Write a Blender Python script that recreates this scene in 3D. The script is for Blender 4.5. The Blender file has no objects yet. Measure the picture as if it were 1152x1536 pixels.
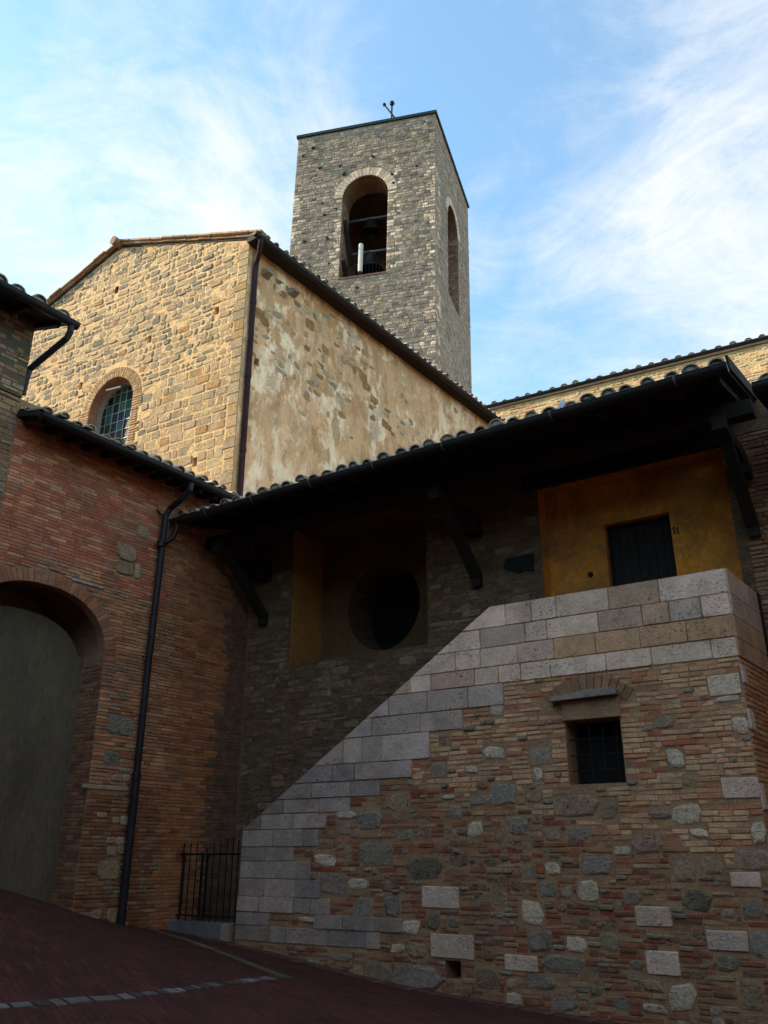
import bpy, math, random
from math import sin, cos, atan, radians, pi, sqrt, atan2
random.seed(7)
scene = bpy.context.scene
C = scene.collection
# ------------------------------------------------------------------ camera
FOC = 1270.0; PITCH = atan(517.0/FOC)
cd = bpy.data.cameras.new('camera'); cam = bpy.data.objects.new('camera', cd); C.objects.link(cam)
cd.sensor_fit = 'VERTICAL'; cd.sensor_height = 24.0; cd.lens = 24.0*FOC/1536.0
cd.clip_start = 0.1; cd.clip_end = 2000
cam.location = (0, 0, 0); cam.rotation_euler = (radians(90)+PITCH, 0, 0)
scene.camera = cam
# ------------------------------------------------------------------ light
SUN_AZ = radians(-81); SUN_EL = radians(28)
sd = bpy.data.lights.new('sun', 'SUN'); sun = bpy.data.objects.new('sun', sd); C.objects.link(sun)
sd.energy = 3.1; sd.angle = radians(0.5); sd.color = (1.0, 0.85, 0.63)
sun.rotation_euler = (radians(90)-SUN_EL, 0, -SUN_AZ+pi)
w = bpy.data.worlds.new('World'); scene.world = w; w.use_nodes = True
nt = w.node_tree; nt.nodes.clear(); N = nt.nodes; K = nt.links
def wn(t, **kw):
    n = N.new(t)
    for k, v in kw.items(): setattr(n, k, v)
    return n
sky = wn('ShaderNodeTexSky', sky_type='NISHITA'); sky.sun_disc = False
sky.sun_elevation = SUN_EL; sky.sun_rotation = SUN_AZ; sky.air_density = 1.0; sky.dust_density = 0.6; sky.ozone_density = 1.6
bg = wn('ShaderNodeBackground'); bg.inputs[1].default_value = 0.13
bg2 = wn('ShaderNodeBackground'); bg2.inputs[0].default_value = (1.0, 0.98, 0.95, 1); bg2.inputs[1].default_value = 0.42
mix = wn('ShaderNodeMixShader'); out = wn('ShaderNodeOutputWorld'); tc = wn('ShaderNodeTexCoord')
tint = wn('ShaderNodeMix', data_type='RGBA', blend_type='MULTIPLY'); tint.inputs[0].default_value = 1; tint.inputs[7].default_value = (.74, 1.10, 1.10, 1); K.new(sky.outputs[0], tint.inputs[6]); K.new(tint.outputs[2], bg.inputs[0]); K.new(bg.outputs[0], mix.inputs[1]); K.new(bg2.outputs[0], mix.inputs[2]); K.new(mix.outputs[0], out.inputs[0])
def wm(op, a, b=None, clamp=False):
    n = N.new('ShaderNodeMath'); n.operation = op; n.use_clamp = clamp
    for i, x in enumerate((a, b)):
        if x is None: continue
        if isinstance(x, (int, float)): n.inputs[i].default_value = x
        else: K.new(x, n.inputs[i])
    return n.outputs[0]
def wnoise(scale, loc, sc, detail=7, rough=0.6, dist=0.0, rot=(0, 0, 0)):
    mp = N.new('ShaderNodeMapping'); mp.inputs['Location'].default_value = loc; mp.inputs['Scale'].default_value = sc
    mp.inputs['Rotation'].default_value = rot
    n = N.new('ShaderNodeTexNoise'); n.inputs['Scale'].default_value = scale; n.inputs['Detail'].default_value = detail
    n.inputs['Roughness'].default_value = rough; n.inputs['Distortion'].default_value = dist
    K.new(tc.outputs['Generated'], mp.inputs[0]); K.new(mp.outputs[0], n.inputs['Vector'])
    return n.outputs[0]
def pray(px, py):
    x = px-576.0; yd = py-768.0
    r = (x, FOC*cos(PITCH)+yd*sin(PITCH), -yd*cos(PITCH)+FOC*sin(PITCH)); l = sqrt(sum(c*c for c in r))
    return tuple(c/l for c in r)
def blob(d, ang, soft):   # cloud bank around a direction of the sky
    vd = N.new('ShaderNodeVectorMath'); vd.operation = 'DOT_PRODUCT'; K.new(tc.outputs['Generated'], vd.inputs[0]); vd.inputs[1].default_value = d
    mr = N.new('ShaderNodeMapRange'); mr.interpolation_type = 'SMOOTHSTEP'; K.new(vd.outputs['Value'], mr.inputs[0])
    mr.inputs[1].default_value = cos(radians(ang+soft)); mr.inputs[2].default_value = cos(radians(max(ang-soft, 0))); return mr.outputs[0]
big = wnoise(2.4, (3.1, 1.2, 0.4), (1, 1, 1.4), 9, 0.62, 0.5, (0.3, 0.5, 0.2))
fine = wnoise(7.0, (0.3, 5.2, 1.4), (1, 1, 2.2), 10, 0.68, 0.8, (0.2, -0.6, 0.7))
cov = None
for (px, py, a, s, k) in ((170, 330, 3, 9, .11), (860, 270, 2, 7, .08), (1090, 450, 2, 8, .13), (420, 300, 2, 8, .05), (1130, 90, 3, 9, .05), (60, 90, 5, 12, -.03), (980, 470, 3, 7, .06),
                          (560, 60, 6, 12, -.05), (780, 60, 3, 11, -.14), (800, 560, 4, 9, -.10), (350, 330, 2, 8, .04), (420, 150, 3, 8, .02), (985, 600, 4, 7, -.02)):
    t = wm('MULTIPLY', blob(pray(px, py), a, s), k); cov = t if cov is None else wm('ADD', cov, t)
wis = wnoise(4.2, (7.3, 2.2, 3.4), (1, .45, 2.0), 11, 0.70, 1.0, (0.5, 0.35, -0.5))
den = wm('ADD', wm('ADD', wm('ADD', wm('MULTIPLY', big, 0.55), wm('MULTIPLY', fine, 0.5)), wm('MULTIPLY', wis, 0.65)), cov)
mr = N.new('ShaderNodeMapRange'); mr.interpolation_type = 'SMOOTHSTEP'; K.new(den, mr.inputs[0]); mr.inputs[1].default_value = 0.62; mr.inputs[2].default_value = 1.30
K.new(wm('ADD', wm('MULTIPLY', mr.outputs[0], 0.88), 0.11, True), mix.inputs[0])
scene.view_settings.view_transform = 'Standard'; scene.view_settings.look = 'None'
scene.view_settings.exposure = 1.5; scene.view_settings.gamma = 1.0; scene.view_settings.use_curve_mapping = False
scene.render.engine = 'CYCLES'
scene.render.resolution_x = 768; scene.render.resolution_y = 1024
scene.cycles.max_bounces = 6; scene.cycles.diffuse_bounces = 4

# ------------------------------------------------------------------ wall planes
class Wall:
    """a vertical plane: u runs to the right along it, v is height, d is distance out of it"""
    def __init__(s, O, az, lean=0.0, zt=0.0):
        a = radians(az); s.O = O; s.e = (sin(a), cos(a)); s.n = (s.e[1], -s.e[0]); s.lean = lean; s.zt = zt
    def to(s, u, v, d=0.0):
        return (s.O[0]+s.e[0]*u+s.n[0]*d+s.lean*(v-s.zt), s.O[1]+s.e[1]*u+s.n[1]*d, v)
    def pix(s, px, py, d=0.0):
        r = pray(px, py); n = s.n
        t = (n[0]*(s.O[0]+n[0]*d-s.lean*s.zt)+n[1]*(s.O[1]+n[1]*d))/(n[0]*(r[0]-s.lean*r[2])+n[1]*r[1])
        P = (r[0]*t-s.lean*(r[2]*t-s.zt), r[1]*t, r[2]*t)
        return (P[0]-s.O[0]-n[0]*d)*s.e[0]+(P[1]-s.O[1]-n[1]*d)*s.e[1], P[2]
    def off(s, d): 
        w2 = Wall(s.O, 0, s.lean, s.zt); w2.e = s.e; w2.n = s.n; w2.O = (s.O[0]+s.n[0]*d, s.O[1]+s.n[1]*d); return w2
S = Wall((3.97, 9.39), 122.9)
BW = S.off(-1.268)
RT = Wall((3.97, 9.39), 37.5)
L = Wall((-3.2, 14.03), 36)
F = Wall((-3.27, 16.68), 119.6)
NV = Wall((-3.27, 16.68), 36.7)
T = Wall((4.24, 26.75), 118)
TL = Wall((2.58, 31.9), 103, 0.020, 34.65)
TR = Wall((2.58, 31.9), 18.6, 0.020, 34.65)

# ------------------------------------------------------------------ mesh builder
class MB:
    def __init__(s): s.v = []; s.f = []; s.m = []; s.c = []
    def face(s, idx, m=0, c=(.5, .5, .5)): s.f.append(tuple(idx)); s.m.append(m); s.c.append(c)
    def add(s, vs, fs, m=0, c=(.5, .5, .5)):
        b = len(s.v); s.v.extend(vs)
        for f in fs: s.face([b+i for i in f], m, c)
    def join(s, o, dm=0):
        b = len(s.v); s.v.extend(o.v)
        for f, m, c in zip(o.f, o.m, o.c): s.face([b+i for i in f], m+dm, c)
    def prism(s, A, B, m=0, c=(.5, .5, .5), cap=True):   # A, B: matching rings; outward when A is seen CCW from outside
        n = len(A); fs = [(i, n+i, n+(i+1) % n, (i+1) % n) for i in range(n)]
        if cap: fs += [tuple(range(n)), tuple(range(2*n-1, n-1, -1))]
        s.add(list(A)+list(B), fs, m, c)
    def wbox(s, W, u0, u1, v0, v1, d0, d1, m=0, c=(.5, .5, .5)):   # box on a wall from depth d0 (back) to d1 (front)
        A = [W.to(u0, v0, d1), W.to(u1, v0, d1), W.to(u1, v1, d1), W.to(u0, v1, d1)]
        B = [W.to(u0, v0, d0), W.to(u1, v0, d0), W.to(u1, v1, d0), W.to(u0, v1, d0)]
        s.prism(A, B, m, c)
    def wpoly(s, W, poly, d0, d1, m=0, c=(.5, .5, .5)):
        s.prism([W.to(u, v, d1) for u, v in poly], [W.to(u, v, d0) for u, v in poly], m, c)
    def bar(s, a, b, w, h, m=0, c=(.5, .5, .5), up=(0, 0, 1)):
        a = V(a); b = V(b); d = (b-a).normalized(); x = d.cross(V(up)).normalized(); y = x.cross(d)
        r = lambda p: [tuple(p+x*sx*w/2+y*sy*h/2) for sx, sy in ((-1, -1), (1, -1), (1, 1), (-1, 1))]
        s.prism(r(b)[::-1], r(a)[::-1], m, c)
    def tube(s, path, r, seg=10, m=0, c=(.5, .5, .5), cap=True):
        P = [V(p) for p in path]; rings = []; ref = None
        for i, p in enumerate(P):
            d = (P[min(i+1, len(P)-1)]-P[max(i-1, 0)]).normalized()
            if ref is None:
                ref = V((0, 0, 1)) if abs(d.z) < .9 else V((1, 0, 0))
            x = d.cross(ref).normalized(); y = x.cross(d).normalized(); ref = y
            rr = r[i] if isinstance(r, (list, tuple)) else r
            rings.append([tuple(p+x*cos(2*pi*k/seg)*rr+y*sin(2*pi*k/seg)*rr) for k in range(seg)])
        b = len(s.v)
        for R in rings: s.v.extend(R)
        for i in range(len(P)-1):
            for k in range(seg):
                s.face((b+i*seg+k, b+i*seg+(k+1) % seg, b+(i+1)*seg+(k+1) % seg, b+(i+1)*seg+k), m, c)
        if cap:
            s.face([b+k for k in range(seg)][::-1], m, c); s.face([b+(len(P)-1)*seg+k for k in range(seg)], m, c)
    def lathe(s, o, prof, seg=20, m=0, c=(.5, .5, .5)):
        b = len(s.v)
        for r, z in prof:
            for k in range(seg): s.v.append((o[0]+r*cos(2*pi*k/seg), o[1]+r*sin(2*pi*k/seg), o[2]+z))
        for i in range(len(prof)-1):
            for k in range(seg): s.face((b+i*seg+k, b+i*seg+(k+1) % seg, b+(i+1)*seg+(k+1) % seg, b+(i+1)*seg+k), m, c)
from mathutils import Vector as V

def root_of(p):
    while p.parent: p = p.parent
    return p
def tag(o, label=None, cat=None, group=None, kind=None):
    if label: o['label'] = label
    if cat: o['category'] = cat
    if group: o['group'] = group
    if kind: o['kind'] = kind
    return o
def build(name, mb, mats, parent=None, base=None, smooth=False):
    me = bpy.data.meshes.new(name)
    off = root_of(parent).location if parent else V(base if base else (0, 0, 0))
    me.from_pydata([(a-off[0], b-off[1], c-off[2]) for a, b, c in mb.v], [], mb.f)
    if not isinstance(mats, (list, tuple)): mats = [mats]
    for m in mats: me.materials.append(m)
    me.polygons.foreach_set('material_index', [min(m, len(mats)-1) for m in mb.m])
    at = me.attributes.new('Col', 'FLOAT_COLOR', 'FACE')
    at.data.foreach_set('color', [x for c in mb.c for x in (c[0], c[1], c[2], 1.0)])
    if smooth: me.polygons.foreach_set('use_smooth', [True]*len(mb.f))
    me.update()
    o = bpy.data.objects.new(name, me); C.objects.link(o)
    if parent: o.parent = parent
    else: o.location = off
    return o
def thing(name, label, cat, loc, group=None):
    o = bpy.data.objects.new(name, None); C.objects.link(o); o.location = loc
    return tag(o, label, cat, group)
def cut(core, cutters):
    """carve openings out of a solid; returns plain geometry"""
    def tmp(mb):
        me = bpy.data.meshes.new('tmp'); me.from_pydata(mb.v, [], mb.f)
        me.materials.append(None); me.materials.append(None); me.materials.append(None); me.materials.append(None)
        me.polygons.foreach_set('material_index', mb.m); me.update()
        o = bpy.data.objects.new('tmp', me); C.objects.link(o); return o
    a = tmp(core); tmps = [a]
    for cm in cutters:
        b = tmp(cm); tmps.append(b); md = a.modifiers.new('b', 'BOOLEAN'); md.object = b; md.operation = 'DIFFERENCE'; md.solver = 'EXACT'
    dg = bpy.context.evaluated_depsgraph_get(); dg.update(); ev = a.evaluated_get(dg); me = ev.to_mesh()
    r = MB(); r.v = [tuple(v.co) for v in me.vertices]
    for p in me.polygons: r.face(tuple(p.vertices), p.material_index)
    ev.to_mesh_clear()
    for o in tmps: bpy.data.objects.remove(o)
    return r

# ------------------------------------------------------------------ materials
def mat(name, base=(.5, .5, .5), rough=.9, attr=False, var=.35, vscale=3.0, fscale=30.0, bump=.4, bscale=40.0, dist=.01, pits=0.0,
        metallic=0.0, stain=None, stretch=(1, 1, 1), spec=.3, extra=None, warm=None, smear=None):
    m = bpy.data.materials.new(name); m.use_nodes = True; nt = m.node_tree; n = nt.nodes; k = nt.links
    bs = n['Principled BSDF']; bs.inputs['Roughness'].default_value = rough; bs.inputs['Metallic'].default_value = metallic
    bs.inputs['Specular IOR Level'].default_value = spec
    g = n.new('ShaderNodeNewGeometry'); mp = n.new('ShaderNodeMapping'); k.new(g.outputs['Position'], mp.inputs[0]); mp.inputs['Scale'].default_value = stretch
    def noise(sc, det=5, rg=.6, d=0):
        t = n.new('ShaderNodeTexNoise'); t.inputs['Scale'].default_value = sc; t.inputs['Detail'].default_value = det; t.inputs['Roughness'].default_value = rg
        t.inputs['Distortion'].default_value = d; k.new(mp.outputs[0], t.inputs['Vector']); return t.outputs[0]
    def rng(x, a, b, c, d):
        t = n.new('ShaderNodeMapRange'); k.new(x, t.inputs[0])
        for i, q in enumerate((a, b, c, d)): t.inputs[i+1].default_value = q
        return t.outputs[0]
    def mixc(f, a, b, mode='MIX'):
        t = n.new('ShaderNodeMix'); t.data_type = 'RGBA'; t.blend_type = mode
        for i, q in ((0, f), (6, a), (7, b)):
            if isinstance(q, (int, float)): t.inputs[i].default_value = q
            elif isinstance(q, tuple): t.inputs[i].default_value = (*q[:3], 1)
            else: k.new(q, t.inputs[i])
        return t.outputs[2]
    def scal(col, f):
        t = n.new('ShaderNodeVectorMath'); t.operation = 'SCALE'
        if isinstance(col, tuple): t.inputs[0].default_value = col
        else: k.new(col, t.inputs[0])
        k.new(f, t.inputs['Scale']); return t.outputs[0]
    if attr:
        a = n.new('ShaderNodeAttribute'); a.attribute_name = 'Col'; col = a.outputs['Color']
    else: col = tuple(base)
    if extra: col = extra(n, k, noise, rng, mixc, mp, col)
    if warm:
        t = n.new('ShaderNodeVectorMath'); t.operation = 'MULTIPLY'; t.inputs[1].default_value = warm
        if isinstance(col, tuple): t.inputs[0].default_value = col
        else: k.new(col, t.inputs[0])
        col = t.outputs[0]
    lo = noise(vscale, 6, .65); hi = noise(fscale, 6, .7)
    col = scal(col, rng(lo, .25, .75, 1-var, 1+var)); col = scal(col, rng(hi, .3, .7, 1-var*.8, 1+var*.8))
    if stain: col = mixc(rng(noise(stain[1], 7, .7, .6), stain[2], stain[3], 0, stain[4] if len(stain) > 4 else .8), col, tuple(stain[0]))
    if smear: col = mixc(rng(noise(smear[1], 8, .75, .3), smear[2], smear[3], 0, smear[4]), col, tuple(smear[0]))
    hgt = hi
    if bscale != fscale: hgt = noise(bscale, 7, .7)
    if pits:
        v = n.new('ShaderNodeTexNoise'); v.inputs['Scale'].default_value = 28; v.inputs['Detail'].default_value = 3
        mp2 = n.new('ShaderNodeMapping'); mp2.inputs['Scale'].default_value = (1, 1, 2.2); k.new(g.outputs['Position'], mp2.inputs[0]); k.new(mp2.outputs[0], v.inputs['Vector'])
        pm = rng(v.outputs[0], .60, .68, 0, 1)
        msk = n.new('ShaderNodeMath'); msk.operation = 'MULTIPLY'; k.new(pm, msk.inputs[0]); k.new(rng(noise(1.7, 2), .42, .58, 0, pits), msk.inputs[1])
        col = scal(col, rng(msk.outputs[0], 0, 1, 1, .30))
        sb = n.new('ShaderNodeMath'); sb.operation = 'SUBTRACT'; k.new(hgt, sb.inputs[0]); k.new(msk.outputs[0], sb.inputs[1]); hgt = sb.outputs[0]
    k.new(col, bs.inputs['Base Color']) if not isinstance(col, tuple) else setattr(bs.inputs['Base Color'], 'default_value', (*col, 1))
    bp = n.new('ShaderNodeBump'); bp.inputs['Strength'].default_value = bump; bp.inputs['Distance'].default_value = dist*2.5
    k.new(hgt, bp.inputs['Height']); k.new(bp.outputs[0], bs.inputs['Normal'])
    return m
M = {}
M['stone'] = mat('masonry_stone', attr=True, var=.24, vscale=4, fscale=45, bump=.8, bscale=22, dist=.012, pits=.9, warm=(1.17, .98, .88), stain=((.20, .165, .13), 1.8, .50, .72, .5))
M['rubble'] = mat('rubble_stone', attr=True, var=.34, vscale=7, fscale=30, bump=.9, bscale=16, dist=.016, pits=.8, warm=(1.12, 1.0, .86), stain=((.20, .16, .12), 3.5, .52, .70, .4), smear=((.36, .28, .19), 7.0, .52, .66, .5))
M['tower'] = mat('tower_stone', attr=True, var=.28, vscale=2.2, fscale=12, bump=.7, bscale=9, dist=.02, warm=(1.15, .96, .86), stain=((.13, .13, .115), .45, .50, .68, .55))
M['brick'] = mat('old_brick', attr=True, var=.30, vscale=4, fscale=38, bump=.7, bscale=34, dist=.01, warm=(1.24, .99, .80), stain=((.15, .10, .07), .9, .50, .70, .55), smear=((.40, .285, .19), 6.0, .50, .66, .55))
M['mort_s'] = mat('mortar_grey_tan', (.36, .25, .165), var=.3, vscale=3, fscale=40, bump=.8, bscale=22, dist=.012, warm=(1.17, 1.0, .80))
M['mort_f'] = mat('mortar_cream', (.60, .455, .27), var=.2, vscale=2, fscale=25, bump=.8, bscale=12, dist=.02, warm=(1.17, 1.0, .80))
M['mort_l'] = mat('mortar_pink', (.30, .19, .13), var=.3, vscale=2, fscale=30, bump=.7, bscale=25, dist=.01, warm=(1.17, 1.0, .80))
M['mort_t'] = mat('mortar_tower', (.235, .21, .17), var=.3, vscale=2, fscale=14, bump=.8, bscale=8, dist=.03, warm=(1.17, 1.0, .80))
def backwall(n, k, noise, rng, mixc, mp, col):
    c = mixc(rng(noise(1.6, 8, .7, 1.2), .42, .62, 0, 1), (.25, .175, .12), (.17, .12, .085))
    return mixc(rng(noise(4.5, 8, .75, .5), .58, .72, 0, .8), c, (.24, .18, .13))
M['back'] = mat('rough_brown_render', var=.35, vscale=5, fscale=22, bump=1.0, bscale=9, dist=.05, stretch=(1, 1, 2.2), extra=backwall, warm=(1.17, 1.0, .80))
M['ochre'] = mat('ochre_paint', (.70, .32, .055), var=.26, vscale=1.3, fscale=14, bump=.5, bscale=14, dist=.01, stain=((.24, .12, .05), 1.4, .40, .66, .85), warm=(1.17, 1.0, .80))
M['ochre_shaded'] = mat('shaded_ochre_paint', (.46, .22, .06), var=.3, vscale=1.6, fscale=12, bump=.3, bscale=14, dist=.01, stain=((.20, .10, .04), 1.1, .45, .65, .6))  # the loggia ochre, dulled to carry the shade on the oculus recess sides
M['recess_shade'] = mat('shaded_recess_brown', (.17, .10, .042), var=.3, vscale=1.5, fscale=18, bump=.5, bscale=12, dist=.02)  # oculus recess back and soffit, coloured dark in place of shade
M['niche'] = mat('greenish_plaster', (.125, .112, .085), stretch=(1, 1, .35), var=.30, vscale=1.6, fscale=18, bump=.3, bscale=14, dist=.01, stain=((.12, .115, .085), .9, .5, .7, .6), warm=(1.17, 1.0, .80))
def nave(n, k, noise, rng, mixc, mp, col):
    c = mixc(rng(noise(.7, 6, .6, .3), .4, .6, 0, 1), (.57, .41, .255), (.44, .31, .185))
    c = mixc(rng(noise(.95, 10, .74, .35), .49, .58, 0, .92), c, (.80, .74, .60))
    c = mixc(rng(noise(3.2, 8, .76, .2), .52, .68, 0, .7), c, (.74, .61, .44))
    ds = n.new('ShaderNodeVectorMath'); ds.operation = 'DISTANCE'; g = n.new('ShaderNodeNewGeometry'); k.new(g.outputs['Position'], ds.inputs[0]); ds.inputs[1].default_value = NV.to(3.0, 12.2)
    near = rng(ds.outputs['Value'], 1.5, 6.5, .085, -.03)
    ad = n.new('ShaderNodeMath'); ad.operation = 'ADD'; k.new(noise(2.8, 5, .62, .2), ad.inputs[0]); k.new(near, ad.inputs[1])
    c = mixc(rng(ad.outputs[0], .59, .66, 0, .8), c, (.40, .25, .12))
    ad2 = n.new('ShaderNodeMath'); ad2.operation = 'ADD'; k.new(noise(2.3, 4, .6, .1), ad2.inputs[0]); k.new(near, ad2.inputs[1])
    return mixc(rng(ad2.outputs[0], .645, .68, 0, .6), c, (.38, .33, .26))
M['nave'] = mat('patched_lime_render', var=.16, vscale=3, fscale=20, bump=.8, bscale=7, dist=.03, stretch=(1, 1, .6), extra=nave, warm=(1.50, 1.19, .97))
M['stripren'] = mat('mauve_render', (.155, .098, .078), var=.25, vscale=2, fscale=22, bump=.5, bscale=18, dist=.012, warm=(1.17, 1.0, .80))
M['wood'] = mat('dark_aged_timber', (.028, .020, .015), rough=.85, var=.4, vscale=3, fscale=25, bump=.6, bscale=30, dist=.006, stretch=(1, 1, 1))
M['door'] = mat('door_timber', (.022, .017, .014), rough=.7, var=.35, vscale=4, fscale=30, bump=.5, bscale=40, dist=.004)
M['iron'] = mat('wrought_iron', (.016, .015, .015), rough=.6, var=.3, vscale=9, fscale=60, bump=.3, bscale=60, dist=.002, metallic=.4)
M['gutter'] = mat('dark_painted_gutter', (.030, .026, .027), rough=.5, var=.35, vscale=4, fscale=30, bump=.2, bscale=20, dist=.003, metallic=.3)
M['redpipe'] = mat('maroon_painted_pipe', (.050, .024, .028), rough=.85, var=.3, vscale=2, fscale=20, bump=.2, bscale=20, dist=.003, spec=.1)
M['strap'] = mat('galvanised_strap', (.16, .15, .13), rough=.5, var=.3, metallic=.3, bump=.1)
M['tile'] = mat('lichened_clay_tile', attr=True, var=.35, vscale=6, fscale=22, bump=.7, bscale=24, dist=.01, stain=((.30, .285, .23), 9, .5, .62, .6))
M['bed'] = mat('tile_bedding_mortar', (.50, .42, .32), var=.3, vscale=12, fscale=40, bump=.8, bscale=30, dist=.01)
M['cap'] = mat('dark_green_flashing', (.008, .022, .018), rough=.5, var=.3)
M['dark'] = mat('unlit_interior', (.012, .011, .010), var=.1, bump=.1)
M['inner'] = mat('belfry_inner_brick', (.21, .125, .075), var=.4, vscale=1.4, fscale=9, bump=.9, bscale=6, dist=.04)
M['bronze'] = mat('bell_bronze', (.045, .040, .034), rough=.5, var=.4, metallic=.7, bump=.2)
M['steel'] = mat('blue_grey_steel', (.16, .20, .24), rough=.5, var=.2, metallic=.2, bump=.1)
M['white'] = mat('cream_plastic', (.62, .60, .50), rough=.45, var=.05, bump=.05)
M['came'] = mat('lead_came', (.34, .36, .33), rough=.5, var=.2, metallic=.3, bump=.1)
M['glass'] = mat('stained_glass', attr=True, rough=.5, var=.25, vscale=8, fscale=30, bump=.15, bscale=10, dist=.01, spec=.12)
M['slate'] = mat('black_slate', (.016, .017, .018), rough=.7, var=.3, bump=.6, bscale=12, dist=.02)
M['cable'] = mat('black_cable', (.012, .012, .012), rough=.5, var=.1, bump=.05)
M['leaf'] = mat('wall_weed_leaf', (.045, .065, .02), rough=.8, var=.4, vscale=20, bump=.1)
M['plain'] = mat('street_render', (.13, .098, .068), var=.25, vscale=.8, fscale=12, bump=.5, bscale=9, dist=.02)
M['terra'] = mat('terracotta_slab', attr=True, var=.25, vscale=5, fscale=20, bump=.4, bscale=16, dist=.01)
M['kerb'] = mat('kerb_stone', attr=True, var=.25, vscale=4, fscale=30, bump=.7, bscale=20, dist=.01)
def paving(n, k, noise, rng, mixc, mp, col):
    m2 = n.new('ShaderNodeMapping'); m2.inputs['Rotation'].default_value = (0, 0, radians(57)); k.new(mp.outputs[0], m2.inputs[0])
    b = n.new('ShaderNodeTexBrick'); k.new(m2.outputs[0], b.inputs['Vector']); b.inputs['Scale'].default_value = 1
    b.inputs['Brick Width'].default_value = .24; b.inputs['Row Height'].default_value = .065; b.inputs['Mortar Size'].default_value = .007
    b.inputs['Color1'].default_value = (.115, .027, .019, 1); b.inputs['Color2'].default_value = (.060, .016, .012, 1); b.inputs['Mortar'].default_value = (.04, .020, .016, 1)
    b.inputs['Bias'].default_value = 0
    return mixc(rng(noise(1.1, 6, .7), .5, .7, 0, .7), b.outputs['Color'], (.048, .019, .014))
M['paving'] = mat('red_brick_paving', var=.3, vscale=2, fscale=30, bump=.6, bscale=26, dist=.01, extra=paving)

# ------------------------------------------------------------------ masonry
def vary(c, a=.14):
    k = 1+random.uniform(-a, a); return (c[0]*k*(1+random.uniform(-.05, .05)), c[1]*k, c[2]*k*(1+random.uniform(-.05, .05)))
def clip(poly, outline):
    for i in range(len(outline)):
        a = outline[i]; b = outline[(i+1) % len(outline)]; nx = -(b[1]-a[1]); ny = b[0]-a[0]; r = []
        for j in range(len(poly)):
            p = poly[j]; q = poly[(j+1) % len(poly)]
            dp = (p[0]-a[0])*nx+(p[1]-a[1])*ny; dq = (q[0]-a[0])*nx+(q[1]-a[1])*ny
            if dp >= 0: r.append(p)
            if (dp >= 0) != (dq >= 0):
                t = dp/(dp-dq); r.append((p[0]+(q[0]-p[0])*t, p[1]+(q[1]-p[1])*t))
        poly = r
        if len(poly) < 3: return []
    return poly
def band(poly, v0, v1):
    xs = []
    n = len(poly)
    for i in range(n):
        p = poly[i]; q = poly[(i+1) % n]
        if v0 <= p[1] <= v1: xs.append(p[0])
        for vv in (v0, v1):
            if (p[1]-vv)*(q[1]-vv) < 0: xs.append(p[0]+(q[0]-p[0])*(vv-p[1])/(q[1]-p[1]))
    return (min(xs), max(xs)) if xs else None
def area(p): return sum(p[i][0]*p[(i+1) % len(p)][1]-p[(i+1) % len(p)][0]*p[i][1] for i in range(len(p)))/2
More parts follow.
